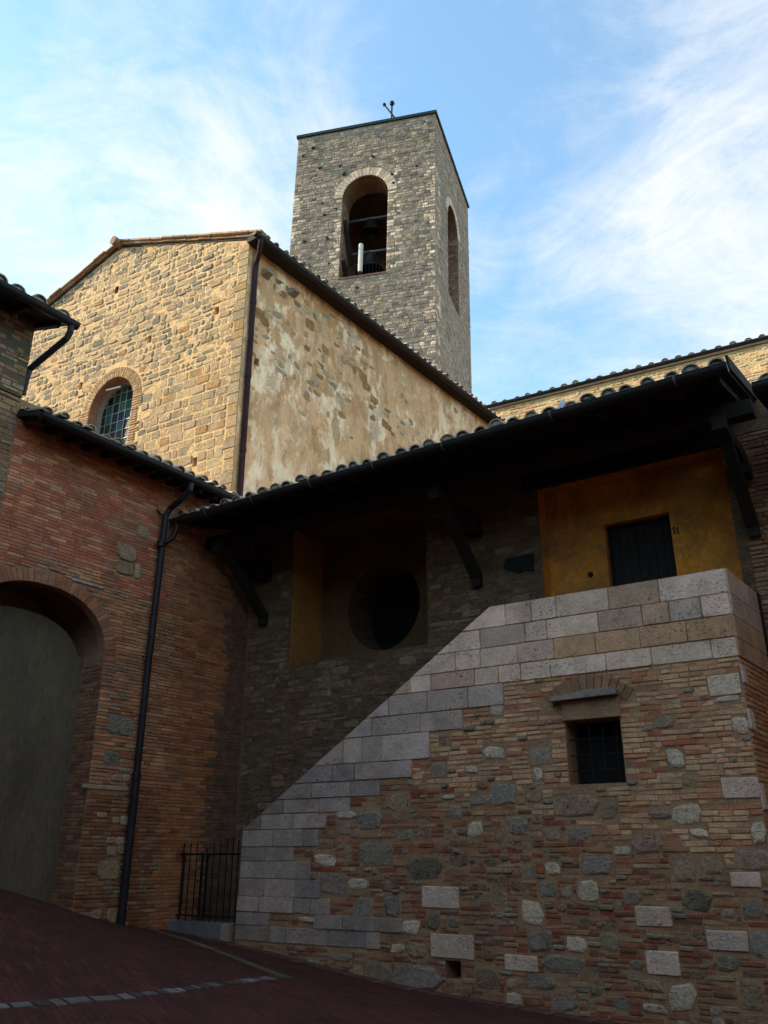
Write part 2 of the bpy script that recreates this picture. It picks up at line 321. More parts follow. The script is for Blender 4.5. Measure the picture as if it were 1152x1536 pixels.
class Facing:
    def __init__(s, W, outline, blocks=()):
        s.W = W; s.o = outline; s.blocks = list(blocks); s.mb = MB()
    def stone(s, poly, proud, col, m=0, inset=.006, tilt=.0):
        poly = clip(poly, s.o)
        if len(poly) < 3 or abs(area(poly)) < 2e-4: return
        cu = sum(p[0] for p in poly)/len(poly); cv = sum(p[1] for p in poly)/len(poly)
        w = max(p[0] for p in poly)-min(p[0] for p in poly); h = max(p[1] for p in poly)-min(p[1] for p in poly)
        iu = min(.35, inset*2/w if w else .3); iv = min(.35, inset*2/h if h else .3)
        tx = random.uniform(-tilt, tilt); ty = random.uniform(-tilt, tilt); n = len(poly)
        back = [s.W.to(u, v, -.03) for u, v in poly]
        mid = [s.W.to(u, v, proud*.35) for u, v in poly]
        fr = [s.W.to(cu+(u-cu)*(1-iu), cv+(v-cv)*(1-iv), proud+tx*(u-cu)+ty*(v-cv)) for u, v in poly]
        fs = [(i, (i+1) % n, n+(i+1) % n, n+i) for i in range(n)]+[(n+i, n+(i+1) % n, 2*n+(i+1) % n, 2*n+i) for i in range(n)]+[tuple(range(2*n, 3*n))]
        s.mb.add(back+mid+fr, fs, m, col)
    def rough(s, u0, v0, u1, v1, proud, col, m=0, jit=.12, rnd=.22, inset=.012, tilt=.03):
        w = u1-u0; h = v1-v0; c = min(w, h)*rnd; j = lambda: random.uniform(-1, 1)*jit*min(w, h)
        q = lambda: c*random.uniform(.5, 1.3)
        p = [(u0+q(), v0+j()*.4), (u1-q(), v0+j()*.4), (u1+j()*.4, v0+q()), (u1+j()*.4, v1-q()), (u1-q(), v1+j()*.4), (u0+q(), v1+j()*.4), (u0+j()*.4, v1-q()), (u0+j()*.4, v0+q())]
        s.stone(p, proud, col, m, inset, tilt)
    def lump(s, u, v, w, h, proud, col, m=0):
        k = random.choice((6, 7, 8, 9)); ph = random.uniform(0, 6); pts = []
        for i in range(k):
            t = 2*pi*i/k; r = 1+.12*sin(2*t+ph)+random.uniform(-.11, .11); t += random.uniform(-.12, .12); pts.append((u+w/2*r*abs(cos(t))**.6*(1 if cos(t) > 0 else -1), v+h/2*r*abs(sin(t))**.6*(1 if sin(t) > 0 else -1)))
        s.stone(pts, proud, col, m, .03, .05)
    def block(s, poly): s.blocks.append(poly)
    def rows(s, v0, v1, spec, region=None, wave=0.0):
        """spec(u,v) -> dict(h, w=(a,b), g, col(), proud=(a,b), rough, m)"""
        v = v0; 
        while v < v1-.01:
            sp = spec(0, v); h = random.uniform(*sp['h']); top = min(v+h, v1)
            ex = band(s.o, v, top)
            if ex:
                a, b = ex
                if region: a = max(a, region[0]); b = min(b, region[1])
                free = [(a, b)]
                for p in s.blocks:
                    q = band(p, v+.004, top-.004)
                    if not q: continue
                    nf = []
                    for x, y in free:
                        if q[1] <= x or q[0] >= y: nf.append((x, y)); continue
                        if q[0] > x: nf.append((x, q[0]))
                        if q[1] < y: nf.append((q[1], y))
                    free = nf
                for x, y in free:
                    u = x-random.uniform(0, .5)*sp['w'][0]*(x == a); g = sp['g']
                    while u < y-.02:
                        k = spec(u, v); ww = random.uniform(*k['w']); e = u+ww
                        if y-e < k['w'][0]*.55: e = y
                        if e-g/2 > x+.01 and not (k.get('skip') and random.random() < k['skip']):
                            ua = max(u, x)+g/2; ub = min(e, y)-g/2
                            va = v+g/2+random.uniform(-1, 1)*wave; vb = top-g/2+random.uniform(-1, 1)*wave
                            if ub-ua > .015 and vb-va > .01:
                                pr = random.uniform(*k['proud'])
                                if k.get('rough'): s.rough(ua, va, ub, vb, pr, k['col'](), k.get('m', 0), k.get('jit', .12), k['rough'], k.get('inset', .01), k.get('tilt', .03))
                                else:
                                    j = lambda: random.uniform(-.0025, .0025)*k.get('sq', 1)
                                    s.stone([(ua+j(), va+j()), (ub+j(), va+j()), (ub+j(), vb+j()), (ua+j(), vb+j())], pr, k['col'](), k.get('m', 0), k.get('inset', .004), k.get('tilt', .01))
                        u = e
            v = top
    def ring(s, cu, cv, r0, r1, a0, a1, n, proud, colf, m=0, g=.008, ell=1.0, block=True):
        pts = []
        for i in range(n):
            t0 = a0+(a1-a0)*i/n+g/r1; t1 = a0+(a1-a0)*(i+1)/n-g/r1
            P = lambda r, t: (cu+r*cos(t), cv+r*sin(t)*ell)
            rr = r1*(1+random.uniform(-.012, .012))
            s.stone([P(r0, t0), P(rr, t0), P(rr, t1), P(r0, t1)], random.uniform(*proud), colf(), m, .005, .01)
        if block:
            k = 16; s.blocks.append([(cu+r1*cos(a0+(a1-a0)*i/k)*1.01, cv+r1*sin(a0+(a1-a0)*i/k)*ell*1.01) for i in range(k+1)])
def pick(*opts):
    t = sum(o[0] for o in opts)
    def f():
        x = random.uniform(0, t)
        for wgt, c in opts:
            x -= wgt
            if x <= 0: return vary(c)
        return vary(opts[-1][1])
    return f
def arch_poly(u0, u1, v0, spring, rise=None, n=20, p=2.0):
    r = (u1-u0)/2; c = (u0+u1)/2; rise = r if rise is None else rise
    pts = [(u0, v0), (u1, v0)]
    for i in range(n+1):
        t = pi*i/n; x = cos(t); y = sin(t)
        pts.append((c+r*abs(x)**(2/p)*(1 if x > 0 else -1), spring+rise*abs(y)**(2/p)))
    return pts
def rect(u0, u1, v0, v1): return [(u0, v0), (u1, v0), (u1, v1), (u0, v1)]

# ------------------------------------------------------------------ roofs and gutters
def tile_roof(Pt, cols, rows, spacing, tl, rad, right, up, nrm, end_seg=7, thick=True):
    """barrel tiles: Pt = eave start, right/up/nrm = unit vectors; returns tiles mesh"""
    mb = MB(); right = V(right); up = V(up); nrm = V(nrm); Pt = V(Pt)
    for i in range(cols):
        for j in range(rows):
            col = vary(random.choice(((.46, .36, .26), (.50, .41, .30), (.38, .31, .24), (.44, .28, .18), (.52, .47, .38))), .2)
            o = Pt+right*(spacing*(i+.5)+random.uniform(-.035, .035))+up*(tl*j-(.05+random.uniform(-.03, .02) if j == 0 else 0))+nrm*(.015+random.uniform(0, .012))
            r0 = rad*random.uniform(.86, 1.1); r1 = r0*.8; sk = right*random.uniform(-.015, .015)
            b = len(mb.v); k = end_seg; mb_ = random.uniform(.015, .05); lf_ = random.uniform(.0, .045); fl_ = random.uniform(.68, .9)
            for (rr, q, th) in ((r0, 0, 0), (r0-.022, 0, 0), (r1, tl*1.12, 0)):
                for s_ in range(k+1):
                    t = pi*s_/k; lift = lf_ if q == 0 else .0
                    mb.v.append(tuple(o+up*q+right*cos(t)*rr+nrm*(sin(t)*rr*fl_+lift)+(sk if q else V((0, 0, 0)))))
            for s_ in range(k):
                mb.face((b+s_, b+s_+1, b+2*(k+1)+s_+1, b+2*(k+1)+s_), 0, col)
                mb.face((b+s_+1, b+s_, b+k+1+s_, b+k+1+s_+1), 0, col)
            if j == 0:   # bedding mortar plugging the open end, set back
                b2 = len(mb.v)
                for s_ in range(k+1):
                    t = pi*s_/k; mb.v.append(tuple(o+up*mb_+right*cos(t)*(r0-.02)+nrm*(sin(t)*(r0-.02)*fl_*random.uniform(.7, 1)+lf_)))
                mb.face(list(range(b2, b2+k+1)), 1, (.4, .37, .33))
    return mb
def pans(Pt, width, length, right, up, nrm, th=.05):
    mb = MB(); Pt = V(Pt); right = V(right); up = V(up); nrm = V(nrm)
    q = [Pt, Pt+right*width, Pt+right*width+up*length, Pt+up*length]
    mb.prism([tuple(p+nrm*.02) for p in q], [tuple(p-nrm*th) for p in q]); return mb
def gutter_mb(a, b, r=.075, seg=9, th=.006):
    """half-round channel from a to b, open to the sky, with closed ends"""
    a = V(a); b = V(b); d = (b-a).normalized(); x = d.cross(V((0, 0, 1))).normalized(); mb = MB()
    n = max(2, int((b-a).length/.8)); base = 0
    for i in range(n+1):
        p = a+(b-a)*(i/n)+V((0, 0, random.uniform(-.006, .006)))
        for rr in (r, r-th):
            for s_ in range(seg+1):
                t = pi+pi*s_/seg; mb.v.append(tuple(p+x*cos(t)*rr+V((0, 0, 1))*sin(t)*rr))
    st = 2*(seg+1)
    for i in range(n):
        for s_ in range(seg):
            p = i*st+s_; mb.face((p, p+1, p+st+1, p+st)); q = p+seg+1; mb.face((q+1, q, q+st, q+st+1))
    for i in (0, n):
        mb.face([i*st+s_ for s_ in range(seg+1)])
    mb.tube([tuple(a+x*r*cos(0)), tuple(b+x*r*cos(0))], .009, 6); mb.tube([tuple(a-x*r), tuple(b-x*r)], .009, 6)
    return mb
def strap_mb(p, d, r=.08):
    p = V(p); d = V(d).normalized(); x = d.cross(V((0, 0, 1))).normalized(); mb = MB(); seg = 10
    for q in (-.012, .012):
        for rr in (r+.006, r+.001):
            for s_ in range(seg+1):
                t = pi+pi*s_/seg; mb.v.append(tuple(p+d*q+x*cos(t)*rr+V((0, 0, 1))*(sin(t)*rr+.004)))
    k = seg+1
    for s_ in range(seg):
        mb.face((s_, s_+1, 2*k+s_+1, 2*k+s_)); mb.face((k+s_+1, k+s_, 3*k+s_, 3*k+s_+1)); mb.face((s_+1, s_, k+s_, k+s_+1)); mb.face((2*k+s_, 2*k+s_+1, 3*k+s_+1, 3*k+s_))
    return mb
def lerp(a, b, t): return tuple(x+(y-x)*t for x, y in zip(a, b))

# ================================================================== GROUND
GP = [(-2.12, 13.33, -1.13), (.16, 11.85, -1.46), (1.11, 11.24, -1.54), (2.5, 10.34, -1.64), (3.97, 9.39, -1.76), (-4.39, 12.39, -.6), (-3.7, 13.34, -.9), (-3.3, 13.95, -1.0),
      (-4.86, 11.74, -.39), (-2.45, 15.0, -1.0), (0, 0, -1.6), (0, 5, -1.55), (4, 4, -1.7), (-4, 4, -1.35), (-7.5, 8.0, .25), (-9.5, 5.3, .6), (-6, 0, -1.2), (8, 0, -1.8), (7.5, 7, -1.95), (0, -8, -1.7), (-8, -8, -1.3), (9, -8, -1.9), (12, 10, -2.1), (0, 20, -1.2), (14, 18, -2.0), (-14, 14, .8), (-30, 0, 0), (30, 0, -2), (0, 60, -1.5), (0, -40, -1.5), (40, 40, -2), (-40, 40, 0), (-40, -40, -1), (40, -40, -2)]
import numpy as np
def _k(r): return np.where(r > 1e-9, r*r*np.log(np.maximum(r, 1e-9)), 0)
_P = np.array(GP); _n = len(GP)
_A = np.zeros((_n+3, _n+3)); _A[:_n, :_n] = _k(np.hypot(_P[:, None, 0]-_P[None, :, 0], _P[:, None, 1]-_P[None, :, 1]))+np.eye(_n)*.02
_A[:_n, _n] = 1; _A[:_n, _n+1:] = _P[:, :2]; _A[_n, :_n] = 1; _A[_n+1:, :_n] = _P[:, :2].T
_w = np.linalg.solve(_A, np.concatenate([_P[:, 2], [0, 0, 0]]))
def gz(x, y):
    z = float((_w[:_n]*_k(np.hypot(_P[:, 0]-x, _P[:, 1]-y))).sum()+_w[_n]+_w[_n+1]*x+_w[_n+2]*y)
    return max(-3.0, min(1.5, z))
def ghit(px, py):
    r = pray(px, py); t = 3.0
    while t < 60:
        if r[2]*t < gz(r[0]*t, r[1]*t): break
        t += .01
    return (r[0]*t, r[1]*t)
gm = MB(); xs = sorted(set([-400, -150, -70]+[-40+4*i for i in range(6)]+[-18+.5*i for i in range(73)]+[20+5*i for i in range(5)]+[70, 150, 400]))
ys = sorted(set([-400, -150, -70, -40, -30, -20, -14]+[-10+.5*i for i in range(61)]+[24, 30, 40, 60, 100, 200, 400]))
for y in ys:
    for x in xs:
        gm.v.append((x, y, gz(max(-40, min(40, x)), max(-40, min(60, y)))))
nx = len(xs)
for j in range(len(ys)-1):
    for i in range(nx-1): gm.face((j*nx+i, j*nx+i+1, (j+1)*nx+i+1, (j+1)*nx+i))
tag(build('ground', gm, M['paving'], smooth=True), kind='structure')
# pale kerb strip that edges the upper paving, drainage line of stones, brick edging along the stair wall
def strip(path, width, n, lift=.006, m=0, colf=None, joint=.012, jit=0.0, thick=.02):
    mb = MB(); L_ = [0]
    for a, b in zip(path, path[1:]): L_.append(L_[-1]+sqrt((a[0]-b[0])**2+(a[1]-b[1])**2))
    def at(t):
        t = max(0, min(L_[-1], t))
        for i in range(len(path)-1):
            if t <= L_[i+1] or i == len(path)-2:
                f = (t-L_[i])/(L_[i+1]-L_[i]); a, b = path[i], path[i+1]; dx, dy = (b[0]-a[0]), (b[1]-a[1]); l = sqrt(dx*dx+dy*dy)
                return (a[0]+dx*f, a[1]+dy*f, -dy/l, dx/l)
    t = 0; step = L_[-1]/n
    while t < L_[-1]-.02:
        s_ = step*(1+random.uniform(-jit, jit)); e = min(t+s_, L_[-1]); pa = at(t+joint/2); pb = at(e-joint/2)
        w0 = width*(1+random.uniform(-jit, jit)*.5); cnr = []
        for p, sg in ((pa, -1), (pb, -1), (pb, 1), (pa, 1)):
            ww = w0/2*(1+random.uniform(-jit, jit)*.3); x = p[0]+p[2]*sg*ww; y = p[1]+p[3]*sg*ww; cnr.append((x, y, gz(x, y)+lift+random.uniform(0, .004)))
        mb.prism(cnr, [(x, y, z-thick-lift) for x, y, z in cnr], m, colf() if colf else (.3, .3, .3)); t = e
    return mb
pth = [ghit(225, 1393), ghit(330, 1432), ghit(432, 1470), ghit(560, 1513)]
kc = pick((3, (.125, .095, .07)), (1, (.16, .12, .085)))
tag(build('kerb', strip([ghit(218, 1391), ghit(330, 1430), ghit(432, 1469)], .16, 9, .012, 0, kc, .008), M['kerb']), kind='structure')
dc = pick((3, (.13, .115, .10)), (4, (.075, .05, .042)), (2, (.20, .185, .165)))
tag(build('drainage_channel', strip([ghit(-40, 1513), ghit(60, 1507), ghit(180, 1497), ghit(260, 1487), ghit(340, 1476), ghit(437, 1464)], .115, 24, .006, 0, dc, .035, .55), M['kerb']), kind='structure')
ec = pick((3, (.15, .06, .045)), (2, (.12, .05, .04)), (1, (.19, .085, .06)))
bp = [S.to(u, 0, .13)[:2] for u in (-7.7, -5.5, -3.5, -1.5, .2, 1.4)]
tag(build('paving_edge', strip(bp, .24, 130, .010, 0, ec, .008, .05), M['kerb']), kind='structure')

# ================================================================== STAIRCASE
g0 = S.to(-3.6, -1.3)
stair = thing('stone_staircase', 'outdoor staircase walled in pale ashlar over patchy brick and rubble, with a square barred window', 'staircase', g0)
slope = [(-7.255, -1.9), (.0, -2.6), (.0, 3.117), (-3.03, 3.117), (-7.19, .363)]
core = MB(); core.wpoly(S, slope, -.45, -.004)
wu0, wu1, wv0, wv1 = -2.10, -1.42, .79, 1.53
cutw = MB(); cutw.wbox(S, wu0, wu1, wv0, wv1, -.34, .2)
vt = S.pix(668, 1440), S.pix(692, 1470)
cutv = MB(); cutv.wbox(S, vt[0][0], vt[1][0], vt[1][1], vt[0][1], -.38, .2)
body = cut(core, [cutw, cutv])
fs = Facing(S, slope)
fs.block(rect(wu0-.005, wu1+.005, wv0, wv1+.17)); fs.block(rect(vt[0][0], vt[1][0], vt[1][1], vt[0][1]))
white = (.66, .59, .50); pale = (.58, .52, .44); greyb = (.36, .355, .345); tanb = (.40, .30, .20)
cw = pick((4, white), (3, pale), (1, (.40, .35, .29))); cg = pick((4, (.42, .385, .35)), (3, (.36, .335, .31)), (2, (.47, .43, .38)), (1, (.33, .29, .24)))
# top ashlar rows: whitish travertine, toned up further for sky light on the parapet
rowsv = [3.117, 2.825, 2.563, 2.305, 2.08]
def su(v): # u of the sloping edge at height v
    return -3.03-(3.117-v)*(4.16/2.754) if v > .363 else -7.19-(.363-v)*.045
def ashrow(v0, v1, ul, ur, cols, w=(.28, .7)):
    u = ul
    while u < ur-.02:
        e = u+random.uniform(*w)
        if ur-e < .2: e = ur
        q = lambda: random.uniform(.001, .009); fs.stone([(u+q()+.012, v0+q()), (e-q()-.012, v0+q()), (e-q(), v0+q()+.01), (e-q(), v1-q()-.01), (e-q()-.012, v1-q()), (u+q()+.012, v1-q()), (u+q(), v1-q()-.01), (u+q(), v0+q()+.01)], random.uniform(.006, .020), cols(u), 0, .004, .01); u = e
tanp = pick((1, (.60, .43, .31)), (1, (.54, .39, .29))); whp = pick((2, (.86, .70, .56)), (1, (.70, .56, .45)))
def c0(u): return whp() if u < -1.75 or u > -.75 else tanp()
def c1(u): return whp() if u < -1.9 else (whp() if u > -.35 else pick((2, (.62, .46, .34)), (1, (.54, .46, .38)))())
def c2(u): return whp() if u < -2.35 else pick((1, (.70, .46, .27)), (1, (.62, .42, .25)))()
def c3(u): return pick((3, (.80, .66, .53)), (1, (.64, .49, .36)))()
for i, cf in enumerate((c0, c1, c2, c3)):
    v1, v0 = rowsv[i], rowsv[i+1]; ul = su(v0)-.02
    ashrow(v0, v1, ul, -.78 if i == 0 else (-.32 if i == 1 else 0), cf, (.3, .72))
    if i == 0: ashrow(v0, v1, -.78, 0, lambda u: vary((.86, .71, .57), .05), (.8, .9))
    if i == 1: ashrow(v0, v1, -.32, 0, lambda u: vary((.86, .73, .61), .05), (.5, .6))
fs.block([(su(2.08)-1, 2.08), (.2, 2.08), (.2, 3.3), (-4.6, 3.3)])
lims = [(1.80, -2.90), (1.545, -3.50), (1.20, -4.0), (.97, -4.28), (.76, -4.80), (.57, -5.28), (.36, -5.68), (.13, -5.80), (-.06, -6.24), (-.29, -5.93), (-.52, -5.75), (-.72, -5.58), (-.89, -6.62), (-1.09, -4.78)]
v1 = 2.08
for v0, ur in lims:
    ashrow(v0, v1, su(v0)-.02, ur, lambda u: cg() if v1 < 1.3 else pick((2, (.60, .54, .47)), (2, (.52, .47, .41)))(), (.28, .75) if random.random() < .8 else (.8, 1.2))
    fs.block([(su(v0)-1, v0), (ur, v0), (ur, v1), (su(v1)-1, v1)]); v1 = v0
ashrow(-1.09, -.89, -4.78, -4.78, lambda u: cg()); ashrow(-.89, -.72, -5.85, -4.45, lambda u: cg(), (.35, .5)); fs.block(rect(-5.85, -4.45, -.89, -.72))
# recognisable individual stones, measured on the wall
SC = {'w': (.66, .57, .46), 'g': (.32, .285, .25), 't': (.36, .275, .19), 'd': (.19, .17, .125), 'p': (.38, .26, .20)}
A = (720, 1150, 2.667); Bq = (720, 820, 2.667); Cq = (340, 1100, 2.504)
ST = [(A, 'w 965 40 1125 128,g 40 62 145 158,t 180 95 250 143,p 295 95 470 210,t 480 140 555 215,w 770 145 880 235,g 675 175 765 212,w 835 245 915 285,g 108 195 190 280,t 250 240 322 298,g 345 240 440 300,p 612 265 725 350,w 530 318 605 355,g 398 350 535 437,w 258 382 325 432,t 760 355 870 465,t 872 350 980 430,w 1000 420 1125 485,g 230 458 310 522,g 325 480 370 528,w 385 455 478 538,g 575 490 650 550,d 810 485 930 585,w 620 558 768 640,w 155 530 258 632,w 905 655 1075 740,g 1078 655 1180 765,w 663 735 800 838,g 190 655 290 740,w 340 680 432 740,g 255 748 418 828,w 98 752 232 820,g 190 830 305 893,t 435 848 495 918,t 645 848 740 905,g 285 908 395 985,w 750 865 870 980,w 650 945 748 990,w 100 905 170 955,w 1085 215 1190 315,p 1020 320 1170 418,t 1030 850 1140 975'),
      (Bq, 'w 910 508 1045 597,w 1008 672 1098 755,w 745 805 818 882,t 690 675 785 725,w 935 595 1040 622,w 38 628 95 680,w 12 798 105 850,w 208 885 252 932'),
      (Cq, 'g 500 402 625 502,g 487 288 580 365,d 675 462 815 550,w 732 572 875 660,w 765 755 930 848,g 630 868 805 970,w 965 50 1045 98,g 765 105 828 165,w 895 120 945 150,t 600 225 690 292,w 808 228 858 250,g 915 228 975 275,g 835 268 885 320,w 905 328 960 395,w 330 450 408 500,w 408 290 485 325,g 350 520 450 615,w 452 542 535 588,g 475 615 550 692,g 590 612 655 690,d 750 675 800 738,w 655 700 730 752,t 680 785 755 848,w 615 788 670 828,w 270 688 335 712,w 635 90 697 158,t 525 860 620 935,g 380 825 470 860,g 300 850 350 890')]
for (ox, oy, sc), txt in ST:
    for it in txt.split(','):
        k, x0, y0, x1, y1 = it.split(); x0, y0, x1, y1 = [float(q)/sc for q in (x0, y0, x1, y1)]; xm = ox+(x0+x1)/2; ym = oy+(y0+y1)/2
        u0 = S.pix(ox+x0, ym)[0]; u1 = S.pix(ox+x1, ym)[0]; va = S.pix(xm, oy+y1)[1]; vb = S.pix(xm, oy+y0)[1]
        u1 = min(u1, 0.0)
        sq = k in 'w' and (x1-x0) > 45
        if u1-u0 < .05: continue
        if sq: fs.rough(u0+.006, va+.006, u1-.006, vb-.006, random.uniform(.008, .016), vary(SC[k], .12), 0, .06, .07, .008, .02)
        else: fs.lump((u0+u1)/2, (va+vb)/2, u1-u0-.01, vb-va-.01, random.uniform(.006, .018), vary(SC[k], .14), 2)
        fs.block(rect(u0, u1, va, vb))
# relieving arch over the window
fs.ring(-1.78, 1.15, .72, .90, radians(50), radians(130), 12, (.006, .016), pick((1, (.31, .215, .14)), (1, (.27, .18, .115))), 1, .006, 1.0, False)
fs.block([(-2.4, 1.70), (-1.2, 1.70), (-1.2, 1.78), (-1.45, 1.97), (-1.8, 2.05), (-2.1, 1.97), (-2.4, 1.80)])
bc_up = pick((5, (.60, .42, .275)), (4, (.54, .35, .22)), (3, (.47, .24, .15)), (1, (.42, .15, .10)), (4, (.62, .47, .32)))  # tanner brick, lightened too for the brighter light high on the wall
bc_lo = pick((3, (.33, .17, .10)), (3, (.28, .10, .065)), (3, (.34, .23, .145)), (1, (.18, .095, .065)), (2, (.36, .28, .19)))
def spec_s(u, v):
    up = v+ .25*(u+2) > .3
    if random.random() < (.05 if up else .12): return dict(h=(.045, .062), w=(.08, .18), g=.012, col=pick((1, (.34, .29, .22)), (1, (.28, .26, .23))), proud=(.008, .03), rough=.3, m=2)
    return dict(h=(.045, .066), w=(.11, .31), g=.013, col=bc_up if up else bc_lo, proud=(-.005, .010), m=1, inset=.007, sq=2.2, rough=.16, jit=.2, tilt=.04)
def overlaps(r):
    for p in fs.blocks:
        us_ = [q[0] for q in p]; vs_ = [q[1] for q in p]
        if not (r[1] < min(us_) or r[0] > max(us_) or r[3] < min(vs_) or r[2] > max(vs_)): return True
    return False
for _ in range(1700):   # scattered small rubble, thicker towards the foot of the wall
    u = random.uniform(-6.6, -.1); v = random.uniform(-1.9, 1.6); w_ = random.uniform(.06, .15)*random.choice((1, 1, 1.6, 2.1)); h_ = w_*random.uniform(.5, .85)
    if random.random() > (.7 if v < .2-.15*(u+3) else .05): continue
    if u < su(v)+.9+.4 or overlaps((u-.02, u+w_+.02, v-.02, v+h_+.02)): continue
    fs.lump(u+w_/2, v+h_/2, w_, h_, random.uniform(-.004, .014), vary(random.choice(((.28, .225, .165), (.25, .195, .14), (.31, .25, .18), (.27, .24, .20), (.24, .17, .125), (.34, .30, .24), (.30, .18, .10))), .2), 2); fs.block(rect(u, u+w_, v, v+h_))
fs.rows(-2.2, 2.08, spec_s, None, .003)
body.m = [3]*len(body.m)
body.join(fs.mb)
# return of the staircase wall to the right
rout = rect(0, 1.25, -2.6, 3.117)
cr = MB(); cr.wbox(RT, -.0, 1.25, -2.6, 3.117, -.3, -.004, 3); body.join(cr)
fr = Facing(RT, rout)
for i in range(4):
    v1, v0 = rowsv[i], rowsv[i+1]; u = 0; cf = pick((1, (.60, .50, .42)), (1, (.52, .43, .36))) if i < 2 else pick((1, (.54, .39, .25)), (1, (.50, .35, .23)))
    for e in ((.42, .86, 1.25), (.5, 1.25), (.7, 1.25), (.38, .95, 1.25))[i]:
        fr.stone([(u+.003, v0+.003), (e-.003, v0+.003), (e-.003, v1-.003), (u+.003, v1-.003)], .016, cf(), 0, .003); u = e
fr.block(rect(-.5, 1.5, 2.08, 3.3))
for (a, b, lo, hi) in ((0, .16, 1.78, 2.0), (0, .2, 1.28, 1.5), (0, .14, .45, .72)):
    fr.rough(a, lo, b, hi, .02, vary(white), 0, .05, .08); fr.block(rect(a, b, lo, hi))
fr.rows(-2.2, 2.08, lambda u, v: dict(h=(.05, .066), w=(.14, .27), g=.011, col=pick((3, (.48, .29, .16)), (2, (.40, .20, .11)), (2, (.50, .34, .21))), proud=(.003, .015), m=1, inset=.005, sq=2), None, .002)
body.join(fr.mb)
build('wall', body, [M['stone'], M['brick'], M['rubble'], M['mort_s']], stair)
# steps and landing behind the parapet
st = MB(); prof = [(-8.0, -1.3)]; n = 17; u = -7.35; v = -1.0
for i in range(n):
    prof.append((u, v)); v += 3.1/n; prof.append((u, v)); u += 4.3/n
prof[0] = (-7.35, -1.6); prof += [(.0, v), (.0, -2.2)]
st.wpoly(S, prof, -1.262, -.452); build('steps', st, M['kerb'], stair)
# window parts
lm = Facing(S, rect(-9, 9, -9, 9)); 
lin = MB()
lq = [S.pix(833, 1052), S.pix(943, 1047), S.pix(943, 1040), S.pix(925, 1040), S.pix(880, 1046), S.pix(835, 1051)]
lv = lq[0][1]
pts = [(-2.24, lv-.015), (-1.40, lv+.0), (-1.385, lv+.045), (-1.50, lv+.095), (-1.62, lv+.082), (-1.80, lv+.08), (-1.95, lv+.055), (-2.2, lv+.03)]
lin.wpoly(S, pts, -.02, .13, 0, (.33, .31, .29)); lin.wbox(S, -2.12, -1.40, wv1+.004, lv-.02, -.02, .035, 1, (.23, .16, .11))
build('lintel', lin, [M['stone'], M['mort_s']], stair)
wn_ = MB(); wn_.wbox(S, wu0-.02, wu1+.02, wv0-.02, wv1+.02, -.36, -.30, 0); wo = build('window', wn_, M['dark'], stair)
gr = MB()
for vv in (wv0+.16, wv0+.34, wv0+.52, wv0+.68): gr.tube([S.to(wu0-.02, vv, -.10), S.to(wu1+.02, vv, -.10)], .007, 6)
for i in range(4):
    uu = wu0+(wu1-wu0)*(i+.6)/4.1; gr.tube([S.to(uu, wv0-.02, -.085), S.to(uu, wv1+.02, -.085)], .008, 6)
build('grille', gr, M['iron'], wo)

# ================================================================== GATE
gate = thing('iron_gate', 'low black wrought-iron gate of spiked bars at the foot of the stone staircase', 'gate', S.to(-7.9, -1.1))
zb = S.pix(300, 1383)[1]; ztop = S.pix(300, 1281)[1]
pxs = [(270, 1264), (280, 1263), (290, 1262), (299, 1278), (304, 1272), (315, 1262), (325, 1258), (335, 1256), (344, 1254), (352, 1258), (361, 1262)]
us = [S.pix(x, y) for x, y in pxs]
for k, (a, b) in enumerate(((0, 4), (4, 11))):
    fm = MB(); uu = us[a:b]; fm.wbox(S, uu[0][0]-(.08 if k == 0 else 0), uu[-1][0]+.02, ztop-.018, ztop+.012, -.11, -.09); fm.wbox(S, uu[0][0]-(.08 if k == 0 else 0), uu[-1][0]+.02, zb+.06, zb+.085, -.11, -.09)
    for uq in (uu[0][0]+.03, uu[-1][0]-.03): fm.wbox(S, uq-.008, uq+.008, zb+.05, ztop, -.108, -.092)
    lf = build('gate_leaf', fm, M['iron'], gate)
    for (u, v) in uu:
        b_ = MB(); b_.tube([S.to(u, zb+.0, -.1), S.to(u, v-.05, -.1), S.to(u, v-.045, -.1), S.to(u, v-.03, -.1), S.to(u, v, -.1)], [.0095, .0095, .017, .013, .002], 7); build('bar', b_, M['iron'], lf)
pm = MB(); pm.wbox(S, us[0][0]-.13, us[0][0]-.09, zb, ztop+.02, -.12, -.08); build('post', pm, M['iron'], gate)
ks = MB(); ku0 = L.O and -8.62
for (a, b, c) in ((-8.85, -8.35, (.20, .21, .22)), (-8.345, -7.95, (.17, .165, .155)), (-7.945, -7.48, (.19, .18, .165)), (-7.475, -7.33, (.42, .33, .24))):
    ks.wbox(S, a, b, -1.7, zb-.005, -.34, .04, 0, c)
tag(build('stone_doorstep', ks, M['kerb'], base=S.to(-8, -1.2)), 'grey stone kerb step under the iron gate beside the staircase', 'step')

# ================================================================== PORCH HOUSE (dark wall behind the stairs)
porch = thing('porch_house', 'dark rendered house behind the stairs, ochre loggia and round window under deep eave', 'building', BW.to(-4, -1.2))
bu0, bu1 = -8.56, 3.4
RD = -.90
rec = (-7.50, -4.73, 3.07, 5.55); log = (-2.74, -.02, 1.9, 5.22)
core = MB(); core.wbox(BW, bu0-.6, bu1, -2.6, 5.9, -2.4, 0)
c1_ = MB(); c1_.wbox(BW, rec[0], rec[1], rec[2], rec[3], RD, .3)
c2_ = MB(); cpol = [(-6.15+.76*cos(2*pi*i/48), 4.13+.80*sin(2*pi*i/48)) for i in range(48)]; c2_.wpoly(BW, cpol, -1.75, 0)
c3_ = MB(); c3_.wbox(BW, log[0], log[1], log[2], log[3], -.28, .3)
dq = BW.pix(905, 785, -.28), BW.pix(1003, 768, -.28)
dd = (dq[0][0], dq[1][0], 2.12, dq[1][1])
